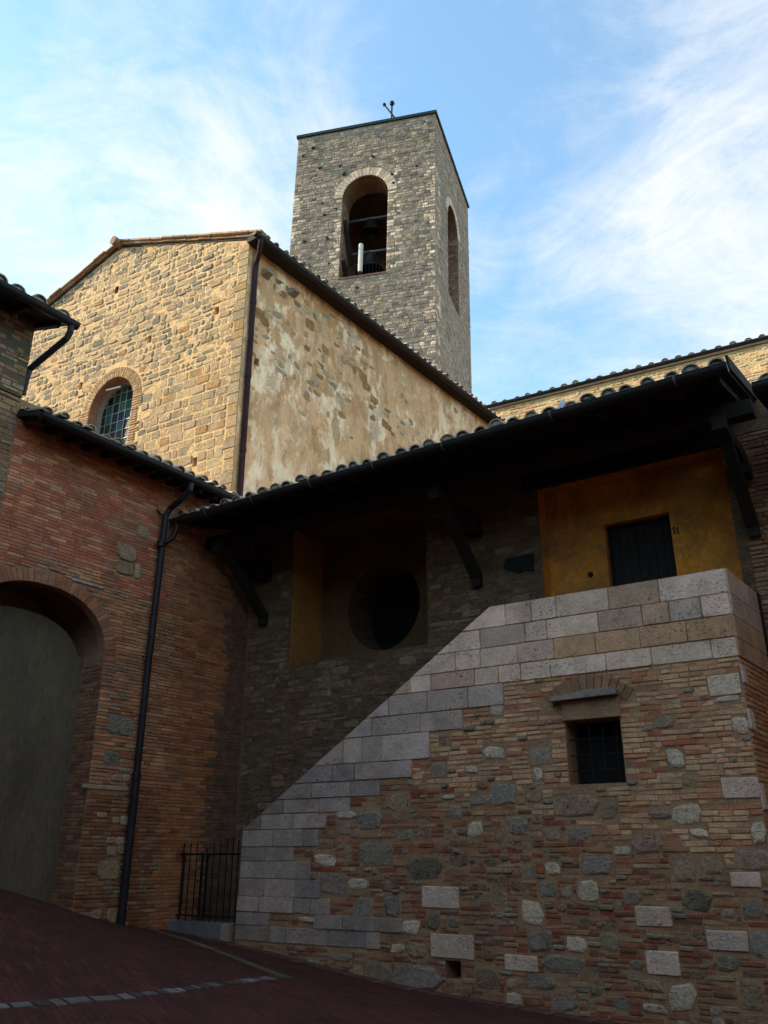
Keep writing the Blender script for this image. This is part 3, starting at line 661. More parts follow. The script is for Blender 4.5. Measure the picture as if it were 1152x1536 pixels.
c4_ = MB(); c4_.wbox(BW, dd[0], dd[1], dd[2], dd[3], -.55, 0)
wall = cut(core, [c1_, c2_, c3_, c4_])
for i, f in enumerate(wall.f):   # ochre paint in the recesses, oculus one darkened for its shade; brown render elsewhere
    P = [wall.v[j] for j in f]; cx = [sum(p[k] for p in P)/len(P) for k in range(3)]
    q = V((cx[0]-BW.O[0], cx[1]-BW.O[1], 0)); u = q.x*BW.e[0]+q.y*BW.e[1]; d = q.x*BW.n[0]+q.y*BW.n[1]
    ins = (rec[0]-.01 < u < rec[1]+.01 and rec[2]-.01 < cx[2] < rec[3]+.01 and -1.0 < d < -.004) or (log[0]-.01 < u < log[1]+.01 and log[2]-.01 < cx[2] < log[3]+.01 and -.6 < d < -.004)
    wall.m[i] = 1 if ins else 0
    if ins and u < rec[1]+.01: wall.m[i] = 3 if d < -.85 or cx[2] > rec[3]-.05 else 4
# rubble courses faintly standing out of the render
fb = Facing(BW, rect(-8.5, -2.78, -1.6, 5.6), [rect(rec[0]-.04, rec[1]+.04, rec[2]-.04, rec[3]+.1)])
fb.rows(-1.4, 5.5, lambda u, v: dict(h=(.07, .13), w=(.15, .42), g=.02, col=pick((3, (.25, .18, .125)), (3, (.20, .14, .10)), (1, (.29, .215, .15)), (1, (.24, .13, .09))), proud=(-.006, .014), rough=.22, m=2, jit=.2, skip=.35, tilt=.05, inset=.02), None, .012)
wall.join(fb.mb)
# narrow paler margin around the oculus recess and loggia
build('wall', wall, [M['back'], M['ochre'], M['rubble'], M['recess_shade'], M['ochre_shaded']], porch)
fd = Facing(BW, rect(.12, 3.4, -2.2, 5.4))
fd.rows(-2.2, 5.4, lambda u, v: dict(h=(.05, .07), w=(.15, .3), g=.012, col=pick((3, (.25, .14, .10)), (2, (.30, .19, .12)), (2, (.21, .12, .09)), (1, (.33, .26, .18))), proud=(.003, .02), m=0, inset=.005, sq=2), None, .002)
tag(build('brick_facing', fd.mb, [M['brick']], porch), 'weathered brick wall strip right of the ochre loggia')
mm = MB(); mm.tube([BW.to(-6.15+.76*cos(t*2*pi/40), 4.13+.80*sin(t*2*pi/40), -.9) for t in range(41)], .025, 6); 
ow = MB(); ow.wpoly(BW, cpol, -1.72, -1.68, 0); own = build('round_window', ow, M['dark'], porch)
om = MB()
for t in (-.4, 0, .4): om.wbox(BW, -6.15+t-.012, -6.15+t+.012, 3.4, 4.85, -1.675, -1.65); om.wbox(BW, -6.85, -5.45, 4.13+t-.012, 4.13+t+.012, -1.675, -1.655)
build('glazing_bar', om, M['iron'], own)
dm = MB(); nb = 7
for i in range(nb):
    a = dd[0]+.03+(dd[1]-dd[0]-.06)*i/nb; b = dd[0]+.03+(dd[1]-dd[0]-.06)*(i+1)/nb; dm.wbox(BW, a+.003, b-.003, dd[2], dd[3]-.03, -.52, -.46+random.uniform(0, .004))
dor = build('door', dm, M['door'], porch)
hm = MB(); hm.lathe(BW.to(dd[0]+.12, 3.15, -.43), [(0, -.03), (.025, -.02), (.03, 0), (.025, .02), (0, .03)], 10); build('handle', hm, M['iron'], dor)
fm = MB(); fm.wbox(BW, dd[0]-.002, dd[0]+.03, dd[2], dd[3], -.54, -.40); fm.wbox(BW, dd[1]-.03, dd[1]+.002, dd[2], dd[3], -.54, -.40); fm.wbox(BW, dd[0]+.03, dd[1]-.03, dd[3]-.03, dd[3]+.002, -.54, -.40); build('door_frame', fm, M['door'], porch)
nm = MB()
for px, hh in ((1011.5, 0), (1017, .0)):
    u, v = BW.pix(px, 795, -.28)
    nm.wbox(BW, u-.008, u+.008, v-.052, v+.048, -.282, -.272); nm.wpoly(BW, [(u-.027, v+.018), (u-.018, v+.012), (u-.0085, v+.030), (u-.0085, v+.048)], -.282, -.272); nm.wbox(BW, u-.017, u+.017, v-.060, v-.0525, -.282, -.272)
build('house_number', nm, M['iron'], porch)
u, v = BW.pix(886, 862, -.28); bm_ = MB(); bm_.prism([BW.to(u+.035*cos(t*pi/6), v+.035*sin(t*pi/6), -.25) for t in range(12)], [BW.to(u+.042*cos(t*pi/6), v+.042*sin(t*pi/6), -.281) for t in range(12)]); build('doorbell', bm_, M['iron'], porch)
lb = MB(); lb.wbox(BW, -2.95, .15, 5.225, 5.50, -.2, .10); build('lintel', lb, M['wood'], porch)
sp = [BW.pix(x, y) for x, y in ((757, 845), (762, 838), (775, 836), (790, 832), (801, 831), (802, 857), (788, 856), (778, 860), (765, 856), (757, 853))]
sl = MB(); sl.wpoly(BW, sp[::-1], -.02, .03); tag(build('slate_slab', sl, M['slate'], porch), 'dark irregular slab set in the wall left of the loggia')
# deep eave on timber braces
EO = 1.98; ez = 5.19
eL, eR = -8.47, .50
upd = V((-BW.n[0], -BW.n[1], .27)).normalized(); rt = V((BW.e[0], BW.e[1], 0)); nr = rt.cross(upd).normalized()
P0 = V(BW.to(eL, ez+.10, EO))
rf = pans(P0, eR-eL, 4.4, rt, upd, nr, .05); roof = build('roof', rf, M['wood'], porch)
tl = tile_roof(P0+nr*.02, int((eR-eL)/.25), 9, (eR-eL)/int((eR-eL)/.25), .46, .098, rt, upd, nr); build('roof_tiles', tl, [M['tile'], M['bed']], roof)
for i in range(19):
    u = eL+.25+(eR-eL-.4)*i/18; a = V(BW.to(u, ez+.02, EO-.06)); rm = MB(); rm.bar(a, a+upd*2.2, .09, .11, 0, (.5, .5, .5), nr); build('rafter', rm, M['wood'], porch)
bm2 = MB(); bm2.wbox(BW, -8.5, .6, 5.02, 5.22, 1.02, 1.22); build('beam', bm2, M['wood'], porch)
for u in (-8.10, -3.81, .21):
    b_ = MB(); b_.wbox(BW, u-.08, u+.08, 4.84, 5.02, -.05, 1.38); b_.wbox(BW, u-.11, u+.11, 4.66, 4.835, -.05, .28); build('bracket', b_, M['wood'], porch)
    b_ = MB(); b_.bar(BW.to(u, 3.86+.12, .03), BW.to(u, 4.90, 1.10), .15, .13, 0, (.5, .5, .5), (BW.n[0], BW.n[1], 1)); b_.wbox(BW, u-.075, u+.075, 3.84, 4.05, -.02, .10); build('brace', b_, M['wood'], porch)
gA = BW.to(eL-.02, ez+.07, EO+.07); gB = BW.to(eR+.02, ez+.09, EO+.07); gt = build('gutter', gutter_mb(gA, gB, .085), M['gutter'], porch, smooth=False)
for px in (312, 381, 468, 562, 666, 828, 1013):
    lo_, hi_ = 0.0, 1.0
    f = ((px-262)/(1095-262)); 
    # foreshortened position along the gutter
    for _ in range(40):
        m_ = (lo_+hi_)/2; P = lerp(gA, gB, m_); fw = P[1]*cos(PITCH)+P[2]*sin(PITCH); x_ = 576+FOC*P[0]/fw
        if x_ < px: lo_ = m_
        else: hi_ = m_
    build('strap', strap_mb(lerp(gA, gB, m_), V(gB)-V(gA), .088), M['strap'], gt)
vb_ = MB()
q0 = V(BW.to(eR+.02, ez+.16, EO+.02)); vb_.bar(q0, q0+upd*4.2, .03, .16, 0, (.5, .5, .5), nr); build('verge_board', vb_, M['wood'], porch)
vc = MB(); q1 = V(BW.pix and BW.to(-1.62, ez+.27, EO-.25)); vc.tube([q1-upd*.05-V((0, 0, .02)), q1+nr*.08, q1+nr*.13+upd*.08, q1+nr*.12+upd*.2, q1+nr*.02+upd*.3], .045, 8); tag(build('curved_tile_vent', vc, M['terra'], roof), 'reddish bent pipe lying between the tiles')
# slightly lower roof that goes on to the right
h2 = thing('neighbour_roof', 'lower tiled eave with its own gutter, just right of the porch roof end', 'roof', BW.to(2.0, 5.0, 1.0))
P1 = V(BW.to(.72, ez-.24, EO-.02)); rf = pans(P1, 3.0, 4.2, rt, upd, nr, .05); build('boards', rf, M['wood'], h2)
tl = tile_roof(P1+nr*.02, 9, 8, .33, .46, .115, rt, upd, nr); build('roof_tiles', tl, [M['tile'], M['bed']], h2)
build('gutter', gutter_mb(BW.to(.74, ez-.26, EO+.06), BW.to(3.7, ez-.25, EO+.06), .085), M['gutter'], h2)
for i in range(6):
    a = V(BW.to(.95+.5*i, ez-.32, EO-.1)); rm = MB(); rm.bar(a, a+upd*2.1, .09, .11, 0, (.5, .5, .5), nr); build('rafter', rm, M['wood'], h2)
cb = MB()
cpx = [(1116, 883), (1124, 884), (1130, 892), (1133, 910), (1136, 950), (1140, 990), (1143, 1020), (1147, 1034), (1160, 1040)]
pp = []
for (x, y) in cpx:
    u, v = BW.pix(x, y, .02); pp.append(BW.to(max(u, .14) if y > 890 else u, v, .025))
cb.tube(pp, .014, 6); tag(build('black_cable', cb, M['cable'], base=pp[-1]), 'thin black cable running down the brick wall at the right end of the parapet', 'cable')

# ================================================================== LEFT ARCH BUILDING
arch = thing('arch_house', 'red brick and stone house with a big round-headed arch, below the sunlit gable', 'building', L.to(-2, -.6))
au0, au1 = -3.98, -1.72
AP = arch_poly(au0, au1, -1.5, 2.72, .92, 24, 2.3)
core = MB(); core.wbox(L, -7.0, 1.30, -2.4, 6.3, -1.4, -.004)
ca = MB(); ca.wpoly(L, AP, -.52, .3)
def apt0(t, k):
    x = cos(t); y = sin(t); r = (au1-au0)/2-k; return ((au0+au1)/2+r*abs(x)**(2/2.3)*(1 if x > 0 else -1), 2.72+(.92-k)*abs(y)**(2/2.3))
up_ = [apt0(.12+(pi-.24)*i/22, -.22*sin(.12+(pi-.24)*i/22)-.002) for i in range(23)]; dn_ = [apt0(.12+(pi-.24)*i/22, .02+.26*sin(.12+(pi-.24)*i/22)**.6) for i in range(23)]
cv_ = MB(); cv_.wpoly(L, up_+dn_[::-1], -1.3, -.16)  # hidden hollow behind the arch head, added so it falls black
wall = cut(core, [ca, cv_])
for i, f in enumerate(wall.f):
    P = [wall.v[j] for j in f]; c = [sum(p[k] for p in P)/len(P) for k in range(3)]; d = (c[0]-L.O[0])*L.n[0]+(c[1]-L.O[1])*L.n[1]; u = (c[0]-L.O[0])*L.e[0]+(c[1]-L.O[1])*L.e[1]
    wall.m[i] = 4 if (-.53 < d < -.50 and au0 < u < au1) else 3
lout = rect(-3.72, 1.24, -2.0, 6.25)
fl = Facing(L, lout, [AP])
bred = pick((4, (.47, .165, .095)), (3, (.40, .14, .085)), (2, (.52, .22, .125)), (2, (.55, .32, .19)))
btan = pick((3, (.50, .275, .15)), (2, (.43, .21, .12)), (2, (.54, .35, .20)), (1, (.36, .165, .095)))
# voussoirs following the flattened arch
cA = (au0+au1)/2; K_ = 46
def apt(t, k):
    x = cos(t); y = sin(t); r = (au1-au0)/2; X = cA+r*abs(x)**(2/2.3)*(1 if x > 0 else -1); Y = 2.72+.92*abs(y)**(2/2.3)
    dx, dy = X-cA, (Y-2.72)*1.15+.02; l = sqrt(dx*dx+dy*dy); return (X+dx/l*k, Y+dy/l*k)
for i in range(K_):
    t0 = pi*i/K_+.007; t1 = pi*(i+1)/K_-.007
    fl.stone([apt(t0, 0), apt(t0, .19), apt(t1, .19), apt(t1, 0)], random.uniform(.003, .010), pick((3, (.40, .18, .10)), (2, (.34, .15, .09)), (2, (.42, .25, .14)))(), 1, .004)
fl.block([apt(pi*i/24, .20) for i in range(25)])
for (x0, y0, x1, y1, c) in ((175, 818, 205, 842, 't'), (175, 843, 200, 862, 't'), (202, 845, 210, 868, 'w'), (205, 790, 225, 808, 't'), (160, 1072, 180, 1100, 'g'), (176, 1078, 200, 1103, 'g'), (155, 1128, 180, 1148, 'g'),
        (125, 1178, 193, 1185, 'w'), (178, 1152, 195, 1158, 'w'), (168, 1162, 182, 1172, 'w'), (184, 1162, 196, 1172, 'w'), (145, 1218, 160, 1227, 'w'), (168, 1225, 178, 1236, 'w'), (180, 1224, 193, 1238, 'w'), (160, 1256, 172, 1266, 'w'), (173, 1256, 188, 1268, 'w'), (160, 1270, 174, 1284, 'w'),
        (145, 1292, 178, 1320, 't'), (156, 1318, 168, 1328, 'g'), (160, 1362, 178, 1385, 't'), (136, 1366, 152, 1380, 'w'), (175, 1268, 187, 1282, 't')):
    xm, ym = (x0+x1)/2, (y0+y1)/2; u0, u1 = L.pix(x0, ym)[0], L.pix(x1, ym)[0]; va, vb = L.pix(xm, y1)[1], L.pix(xm, y0)[1]
    fl.rough(u0, va, u1, vb, random.uniform(.01, .025), vary({'w': (.44, .35, .25), 'g': (.27, .24, .20), 't': (.38, .27, .17)}[c]), 0, .1, .28, .012, .04); fl.block(rect(u0, u1, va, vb))
a = L.pix(108, 866); b = L.pix(156, 880); fl.stone([(a[0], a[1]-.05), (b[0], b[1]-.05), (b[0], b[1]+.0), (a[0], a[1]+.0)], .02, (.5, .44, .36), 0)
fl.block(rect(a[0], b[0], min(a[1], b[1])-.05, max(a[1], b[1])))
def spec_l(u, v):
    if v > 3.9+.15*sin(u*2) and u < -.95-.25*sin(v*3)+random.uniform(-.15, .15): return dict(h=(.060, .062), w=(.235, .275), g=.009, col=bred, proud=(.002, .006), m=1, inset=.003)
    if u > -.45: # thin orange bricks right of the pipe
        if u > .62 or (u > .42 and v < 2.2): return dict(h=(.05, .07), w=(.2, .4), g=.01, col=pick((2, (.17, .105, .085)), (1, (.145, .09, .072))), proud=(.001, .006), m=1, inset=.004)
        return dict(h=(.045, .06), w=(.2, .30), g=.008, col=pick((3, (.43, .215, .095)), (2, (.37, .165, .075)), (1, (.33, .125, .07)), (2, (.46, .25, .125))), proud=(.001, .008), m=1, inset=.004)
    if random.random() < .12: return dict(h=(.05, .07), w=(.09, .2), g=.014, col=pick((2, (.40, .29, .19)), (1, (.28, .23, .18))), proud=(.005, .02), rough=.3, m=0)
    if v < .9: return dict(h=(.05, .075), w=(.12, .28), g=.013, col=pick((3, (.26, .12, .06)), (2, (.30, .17, .09)), (1, (.34, .25, .17)), (1, (.2, .09, .06))), proud=(.002, .018), m=1, inset=.006, rough=.12)
    return dict(h=(.045, .066), w=(.16, .32), g=.012, col=btan, proud=(.002, .014), m=1, inset=.005, sq=2, rough=.08)
fl.rows(-1.6, 6.2, spec_l, None, .002)
wall.join(fl.mb); build('wall', wall, [M['rubble'], M['brick'], M['stripren'], M['mort_l'], M['niche']], arch)
# brickwork of the jamb inside the arch
jw = Wall((0, 0), 0); jb = L.to(au1, 0, 0); jw.O = (jb[0], jb[1]); jw.e = (L.n[0]*-1, L.n[1]*-1); jw.n = (-L.e[0], -L.e[1])
# (u runs into the wall; facing back along the wall)
jw.O = (L.to(au1, 0, -.50)[0], L.to(au1, 0, -.50)[1]); jw.e = (L.n[0], L.n[1]); 
fj = Facing(jw, rect(0, .5, -1.5, 2.75)); fj.rows(-1.4, 2.72, lambda u, v: dict(h=(.05, .066), w=(.14, .28), g=.01, col=pick((2, (.25, .13, .085)), (2, (.20, .10, .07)), (1, (.30, .2, .13))), proud=(.002, .010), m=0, inset=.004), None, .002)
build('jamb_brickwork', fj.mb, [M['brick']], arch)
# eave
lo = .55; lz = L.pix(345, 745, lo)[1]-.08; lu1 = .22; lu0 = -3.70
upl = V((-L.n[0], -L.n[1], .30)).normalized(); rtl = V((L.e[0], L.e[1], 0)); nl = rtl.cross(upl).normalized()
P2 = V(L.to(lu0-.05, lz+.09, lo)); rl = build('roof', pans(P2, lu1-lu0+.1, 3.6, rtl, upl, nl, .06), M['wood'], arch)
tl = tile_roof(P2+nl*.02, 16, 8, (lu1-lu0+.05)/16, .46, .095, rtl, upl, nl); build('roof_tiles', tl, [M['tile'], M['bed']], rl)
for i in range(12):
    a = V(L.to(lu0+.1+i*(lu1-lu0-.2)/11, lz+.0, lo-.05)); rm = MB(); rm.bar(a, a+upl*.75, .08, .10, 0, (.5, .5, .5), nl); build('rafter', rm, M['wood'], arch)
ga, gb = L.to(lu0-.02, lz+.05, lo+.06), L.to(lu1+.12, lz+.07, lo+.06)
build('gutter', gutter_mb(ga, gb, .075), M['gutter'], arch)
dp = MB(); pipe = [L.pix(287, 728, lo+.06), L.pix(245, 812, .10)]
puv = [(185, 1386), (207, 1165), (226, 960), (244, 815)]
q = []
uo = L.pix(287, 722, lo+.06)[0]
pth = [L.to(uo, lz-.02, lo+.06), L.to(uo, lz-.14, lo+.05), L.to(uo-.08, lz-.30, lo-.10), L.to(uo-.22, lz-.55, .22), L.to(uo-.27, lz-.66, .12)]
ub, vb = L.pix(222, 1000, .10); ut, vt_ = L.pix(244, 815, .10)
pth = [L.to(uo, lz-.02, lo+.06), L.to(uo, lz-.13, lo+.05), L.to(uo-.03, lz-.28, lo-.12), L.to(ut+.03, vt_+.62, .17), L.to(ut, vt_+.48, .10), L.to(ut, vt_, .10), L.to(ub, vb, .10), L.to(ub, L.pix(207, 1165, .1)[1], .10)]
dp.tube(pth, .052, 12); zb2 = gz(*L.to(ub, 0, .1)[:2])
for zz in (vt_-.02, L.pix(207, 1165, .1)[1]): dp.tube([L.to(ub, zz-.06, .10), L.to(ub, zz-.05, .10), L.to(ub, zz+.05, .10), L.to(ub, zz+.06, .10)], [.054, .07, .07, .054], 12)
build('downpipe', dp, M['gutter'], arch, smooth=False)
lp = MB(); lp.tube([L.to(ub, L.pix(207, 1165, .1)[1]-.04, .10), L.to(ub, zb2+.0, .10)], .062, 12); tag(build('lower_downpipe', lp, M['gutter'], arch), 'thicker cast-iron foot of the downpipe')
bk = MB()
bk.tube([L.to(ut, vt_+.50, .10), L.to(ut-.07, vt_+.52, .04), L.to(ut-.12, vt_+.58, .01)], .014, 6)
build('pipe_stay', bk, M['iron'], arch)
for zz in (1.0, 2.9):
    bk = MB(); bk.tube([L.to(ub-.07, zz, .0), L.to(ub-.06, zz, .10), L.to(ub, zz, .165), L.to(ub+.06, zz, .10), L.to(ub+.07, zz, .0)], .009, 6); build('pipe_bracket', bk, M['iron'], arch)
# outlet from the porch gutter to the same pipe
op = MB(); a = V(gA); a2 = a+V((BW.e[0], BW.e[1], 0))*.12; e_ = V(L.to(ut, vt_+.02, .10))
op.tube([a2+V((0, 0, -.05)), a2+V((0, 0, -.16)), a2*.72+e_*.28+V((0, 0, -.22)), a2*.35+e_*.65+V((0, 0, -.12)), e_+V((0, 0, -.02))], .045, 10); build('gutter_outlet', op, M['gutter'], gt)

# ================================================================== TALL LEFT HOUSE
tall = thing('tall_house', 'taller house with patchy stone render, cut off by the left edge of the picture', 'building', L.to(-6, .2))
to = .60; tz = L.pix(110, 487, to)[1]-.07
core = MB(); core.wbox(L, -14.5, -3.722, -2.5, tz+.35, -6.0, .012)
# keeps the arch opening free: wall starts above and left of it
core = MB(); core.wbox(L, -14.5, -7.02, -2.5, tz+.35, -6.0, .012); core.wbox(L, -7.015, -3.722, 6.32, tz+.35, -6.0, .012)
ft = Facing(L.off(.018), rect(-14.4, -3.724, -2, tz+.3))
def spec_t(u, v):
    if random.random() < .45: return dict(h=(.06, .1), w=(.1, .3), g=.02, col=pick((2, (.34, .22, .12)), (1, (.38, .29, .18)), (1, (.24, .17, .11))), proud=(-.01, .014), rough=.25, m=0, skip=.4)
    return dict(h=(.05, .1), w=(.14, .3), g=.014, col=pick((2, (.30, .17, .10)), (1, (.36, .26, .16))), proud=(-.006, .012), m=1, inset=.005, rough=.12, skip=.3)
ft.rows(6.35, tz+.3, spec_t, None, .004)
core.m = [3]*len(core.m); core.join(ft.mb)
f2 = Facing(L.off(.014), rect(-7.0, -3.724, 3.2, 6.32), [AP]); 
build('wall', core, [M['rubble'], M['brick'], M['stripren'], M['plain']], tall)
# stretch of older stonework on the arch house beside the brick panel
f3 = Facing(L, rect(-7.0, -3.725, -1.4, 6.3), [AP, [apt(pi*i/24, .20) for i in range(25)]])
f3.rows(-1.3, 6.28, lambda u, v: dict(h=(.06, .11), w=(.12, .36), g=.018, col=pick((3, (.34, .23, .13)), (2, (.30, .17, .10)), (1, (.30, .27, .23)), (1, (.36, .30, .2))), proud=(.002, .02), rough=.2, m=0), None, .004)
tag(build('old_stonework', f3.mb, [M['rubble']], arch), 'rougher tan stonework at the left edge of the brick')
upt = V((-L.n[0], -L.n[1], .32)).normalized(); nt_ = rtl.cross(upt).normalized()
tu1 = L.pix(104, 487, to)[0]; P3 = V(L.to(-14.5, tz+.08, to)); rr = build('roof', pans(P3, tu1+14.5, 7.0, rtl, upt, nt_, .06), M['wood'], tall)
tl = tile_roof(P3+nt_*.02+rtl*.05, 32, 15, (tu1+14.45)/32, .46, .12, rtl, upt, nt_); build('roof_tiles', tl, [M['tile'], M['bed']], rr)
for i in range(20):
    a = V(L.to(tu1-.15-i*.5, tz-.01, to-.05)); rm = MB(); rm.bar(a, a+upt*.8, .08, .11, 0, (.5, .5, .5), nt_); build('rafter', rm, M['wood'], tall)
ge = L.to(tu1+.10, tz+.05, to+.06); build('gutter', gutter_mb(L.to(-14.5, tz+.05, to+.06), ge, .08), M['gutter'], tall)
dp = MB(); a = V(L.to(tu1+.0, tz-.02, to+.06)); e0 = L.pix(46, 556, -.06); e1 = V(L.to(-3.66, e0[1]-.02, -.08))
dp.tube([a, a+V((0, 0, -.10)), a*.93+e1*.07+V((0, 0, -.16)), e1*.95+a*.05, e1+V((0, 0, -.12)), L.to(-3.66, 6.45, -.12)], .05, 10); build('downpipe', dp, M['gutter'], tall)

# ================================================================== CHURCH NAVE
church = thing('church', 'sunlit stone church with low gable, stained-glass window and plastered side wall', 'church', F.to(-4, -.5))
ap = F.pix(181, 372); HW = -ap[0]; ze = 13.98; apz = ap[1]
gab = [(-2*HW, -2), (0, -2), (0, ze), (-HW, apz), (-2*HW, ze-.15)]
ND = 13.2
core = MB()
A_ = [F.to(u, v, -.004) for u, v in gab]; shift = V((NV.e[0]*ND, NV.e[1]*ND, 0)); B_ = [tuple(V(p)+shift) for p in A_]
core.prism(A_, B_)
wu0_, wu1_ = F.pix(133, 623)[0], F.pix(198.5, 602)[0]; wc = F.pix(176.7, 564.5)[1]
WA = arch_poly(wu0_, wu1_, 8.9, wc-.80, .80, 20, 1.9)
cwm = MB(); cwm.wpoly(F, WA, -.45, .3)
holes = [(175, 434), (325, 465), (224, 508), (121, 578), (292, 692), (268, 470)]
cuts = [cwm]
fh = []
for x, y in holes[:5]:
    u, v = F.pix(x, y); c_ = MB(); c_.wbox(F, u-.07, u+.07, v-.13, v+.10, -.3, .2); cuts.append(c_); fh.append(rect(u-.07, u+.07, v-.13, v+.10))
u, v = NV.pix(385, 543); c_ = MB(); c_.wbox(NV, u-.08, u+.08, v-.1, v+.1, -.3, .2); cuts.append(c_)
wall = cut(core, cuts)
for i, f in enumerate(wall.f):
    P = [wall.v[j] for j in f]; c = [sum(p[k] for p in P)/len(P) for k in range(3)]
    d = (c[0]-NV.O[0])*NV.n[0]+(c[1]-NV.O[1])*NV.n[1]
    wall.m[i] = 2 if d > -.05 else 3
    uf = (c[0]-F.O[0])*F.e[0]+(c[1]-F.O[1])*F.e[1]; df = (c[0]-F.O[0])*F.n[0]+(c[1]-F.O[1])*F.n[1]
    if wu0_-.01 < uf < wu1_+.01 and c[2] > 8.8 and -.46 < df < -.02: wall.m[i] = 1; wall.c[i] = (.26, .16, .10)
ff = Facing(F, gab, fh+[WA])
# double brick ring round the window
def wpt(t, k):
    c = (wu0_+wu1_)/2; r = (wu1_-wu0_)/2; x = cos(t); y = sin(t); X = c+r*abs(x)**(2/1.9)*(1 if x > 0 else -1); Y = wc-.80+.80*abs(y)**(2/1.9)
    dx, dy = X-c, Y-(wc-.80)+.05; l = sqrt(dx*dx+dy*dy); return (X+dx/l*k, Y+dy/l*k)
wbr = pick((3, (.34, .25, .155)), (2, (.31, .21, .125)), (3, (.37, .30, .20)))
for i in range(30):
    t0 = pi*i/30+.015; t1 = pi*(i+1)/30-.015; ff.stone([wpt(t0, 0), wpt(t0, .155), wpt(t1, .155), wpt(t1, 0)], random.uniform(.004, .012), wbr(), 1, .006)
for i in range(38):
    t0 = pi*i/38+.012; t1 = pi*(i+1)/38-.012; ff.stone([wpt(t0, .165), wpt(t0, .28), wpt(t1, .28), wpt(t1, .165)], random.uniform(.004, .012), wbr(), 1, .006)
z = 8.9
while z < wc-.82:
    for s_, e_ in ((wu0_, -1), (wu1_, 1)):
        w_ = random.choice((.2, .32)); a, b = sorted((s_, s_+e_*w_)); ff.stone([(a, z+.008), (b, z+.008), (b, z+.062), (a, z+.062)], random.uniform(.008, .022), wbr(), 1, .006)
    z += .07
ff.block([wpt(pi*i/20, .29) for i in range(21)]); ff.block(rect(wu0_-.3, wu1_+.3, 8.5, wc-.8))
c1f = pick((5, (.40, .31, .20)), (4, (.32, .265, .19)), (4, (.225, .20, .165)), (3, (.46, .36, .23)), (.6, (.36, .22, .10)), (2, (.19, .18, .155)))
c2f = pick((5, (.43, .335, .21)), (4, (.37, .29, .19)), (1, (.27, .23, .17)), (1, (.38, .24, .11)))
def spec_f(u, v):
    if v < 10.6 and u > -3.0: return dict(h=(.17, .28), w=(.18, .50), g=random.uniform(.03, .05), col=c2f, proud=(-.004, .012), rough=.14, m=0, jit=.14, inset=.022, tilt=.03)
    return dict(h=(.11, .22), w=(.11, .44), g=random.uniform(.025, .055), col=(c2f if u > -1.2 or (v < 9.5 and u > -3) else c1f), proud=(-.006, .018), rough=.26, m=0, jit=.26, inset=.025, tilt=.05)
ff.block(rect(-.34, .2, 4, 14.2)); ff.rows(6.4, 15.7, spec_f, None, .014)
ff.blocks = []
v = 6.4                                                     # squared quoins up the corner
while v < 13.9:
    h = random.choice((.22, .26, .3)); wq = random.choice((.30, .36)); ff.stone([(-wq, v+.008), (-.004, v+.008), (-.004, v+h-.008), (-wq, v+h-.008)], random.uniform(.006, .014), pick((3, (.42, .32, .19)), (3, (.35, .28, .19)), (.5, (.40, .26, .12)))(), 0, .012); v += h
wall.join(ff.mb)
# stones showing through the side render
fn = Facing(NV, rect(.1, 12.9, 6.0, 13.75))
nc = pick((3, (.44, .31, .19)), (2, (.40, .26, .13)), (2, (.38, .33, .26)), (3, (.56, .45, .31)), (1, (.30, .2, .11)))
fn.rows(9.0, 13.6, lambda u, v: dict(h=(.12, .24), w=(.14, .42), g=.05, col=nc, proud=(-.012, .010), rough=.28, m=0, jit=.3, inset=.04, tilt=.05, skip=min(.96, .25+.16*sqrt(max(u-.5, 0)**2*.45+(13.2-v)**2*1.3))), None, .02)
oc = pick((3, (.40, .25, .11)), (3, (.42, .29, .165)), (2, (.40, .34, .265)), (3, (.56, .44, .30)), (1, (.30, .18, .09)))
for _ in range(330):
    u = random.uniform(.3, 11.5); v = random.uniform(7.5, 13.6)
    pr = math.exp(-((v-(12.6-.28*u))**2)/1.6)*(1.0 if u < 6.5 else .5)+.03
    if random.random() > pr: continue
    w_ = random.uniform(.10, .34); h_ = random.uniform(.08, .19); fn.lump(u, v, w_, h_, random.uniform(-.004, .012), oc())
for (x, y, w_, h_) in ((388, 470, .5, .3), (397, 482, .35, .25), (465, 487, .42, .28), (488, 525, .3, .25), (545, 565, .4, .35), (550, 580, .4, .25), (532, 555, .2, .3), (560, 600, .35, .25), (578, 637, .3, .3)):
    u, v = NV.pix(x, y); fn.lump(u, v, w_, h_, .008, vary((.36, .20, .07)))
# brick corner near the far end
f5 = Facing(NV, rect(11.2, 13.1, 11.5, 13.75)); f5.rows(11.6, 13.7, lambda u, v: dict(h=(.08, .09), w=(.2, .34), g=.015, col=pick((2, (.36, .22, .11)), (1, (.42, .30, .17))), proud=(.004, .012), m=1, skip=.3 if u < 11.9 else .05), (11.6, 12.8)); wall.join(f5.mb)
v = 6.4
while v < 13.6:
    h = random.choice((.22, .26, .3)); fn.stone([(.004, v+.008), (random.choice((.16, .24)), v+.008), (.2, v+h-.008), (.004, v+h-.008)], .02, pick((2, (.36, .29, .19)), (1, (.32, .25, .17)))(), 0, .012); v += h
wall.join(fn.mb)
build('wall', wall, [M['rubble'], M['brick'], M['nave'], M['mort_f']], church)
for x, y in ((397, 412), (437, 440)):
    u, v = NV.pix(x, y); c_ = MB(); f_ = .22
    A_ = [NV.to(u-.08, v-.05, f_), NV.to(u+.07, v-.06, f_+.02), NV.to(u+.09, v+.03, f_-.02), NV.to(u-.07, v+.06, f_-.04)]; B_ = [NV.to(u-.14, v-.10, -.03), NV.to(u+.13, v-.11, -.03), NV.to(u+.14, v+.09, -.03), NV.to(u-.12, v+.10, -.03)]
    c_.prism(A_, B_, 0, (.30, .28, .24)); build('corbel', c_, [M['rubble']], church)
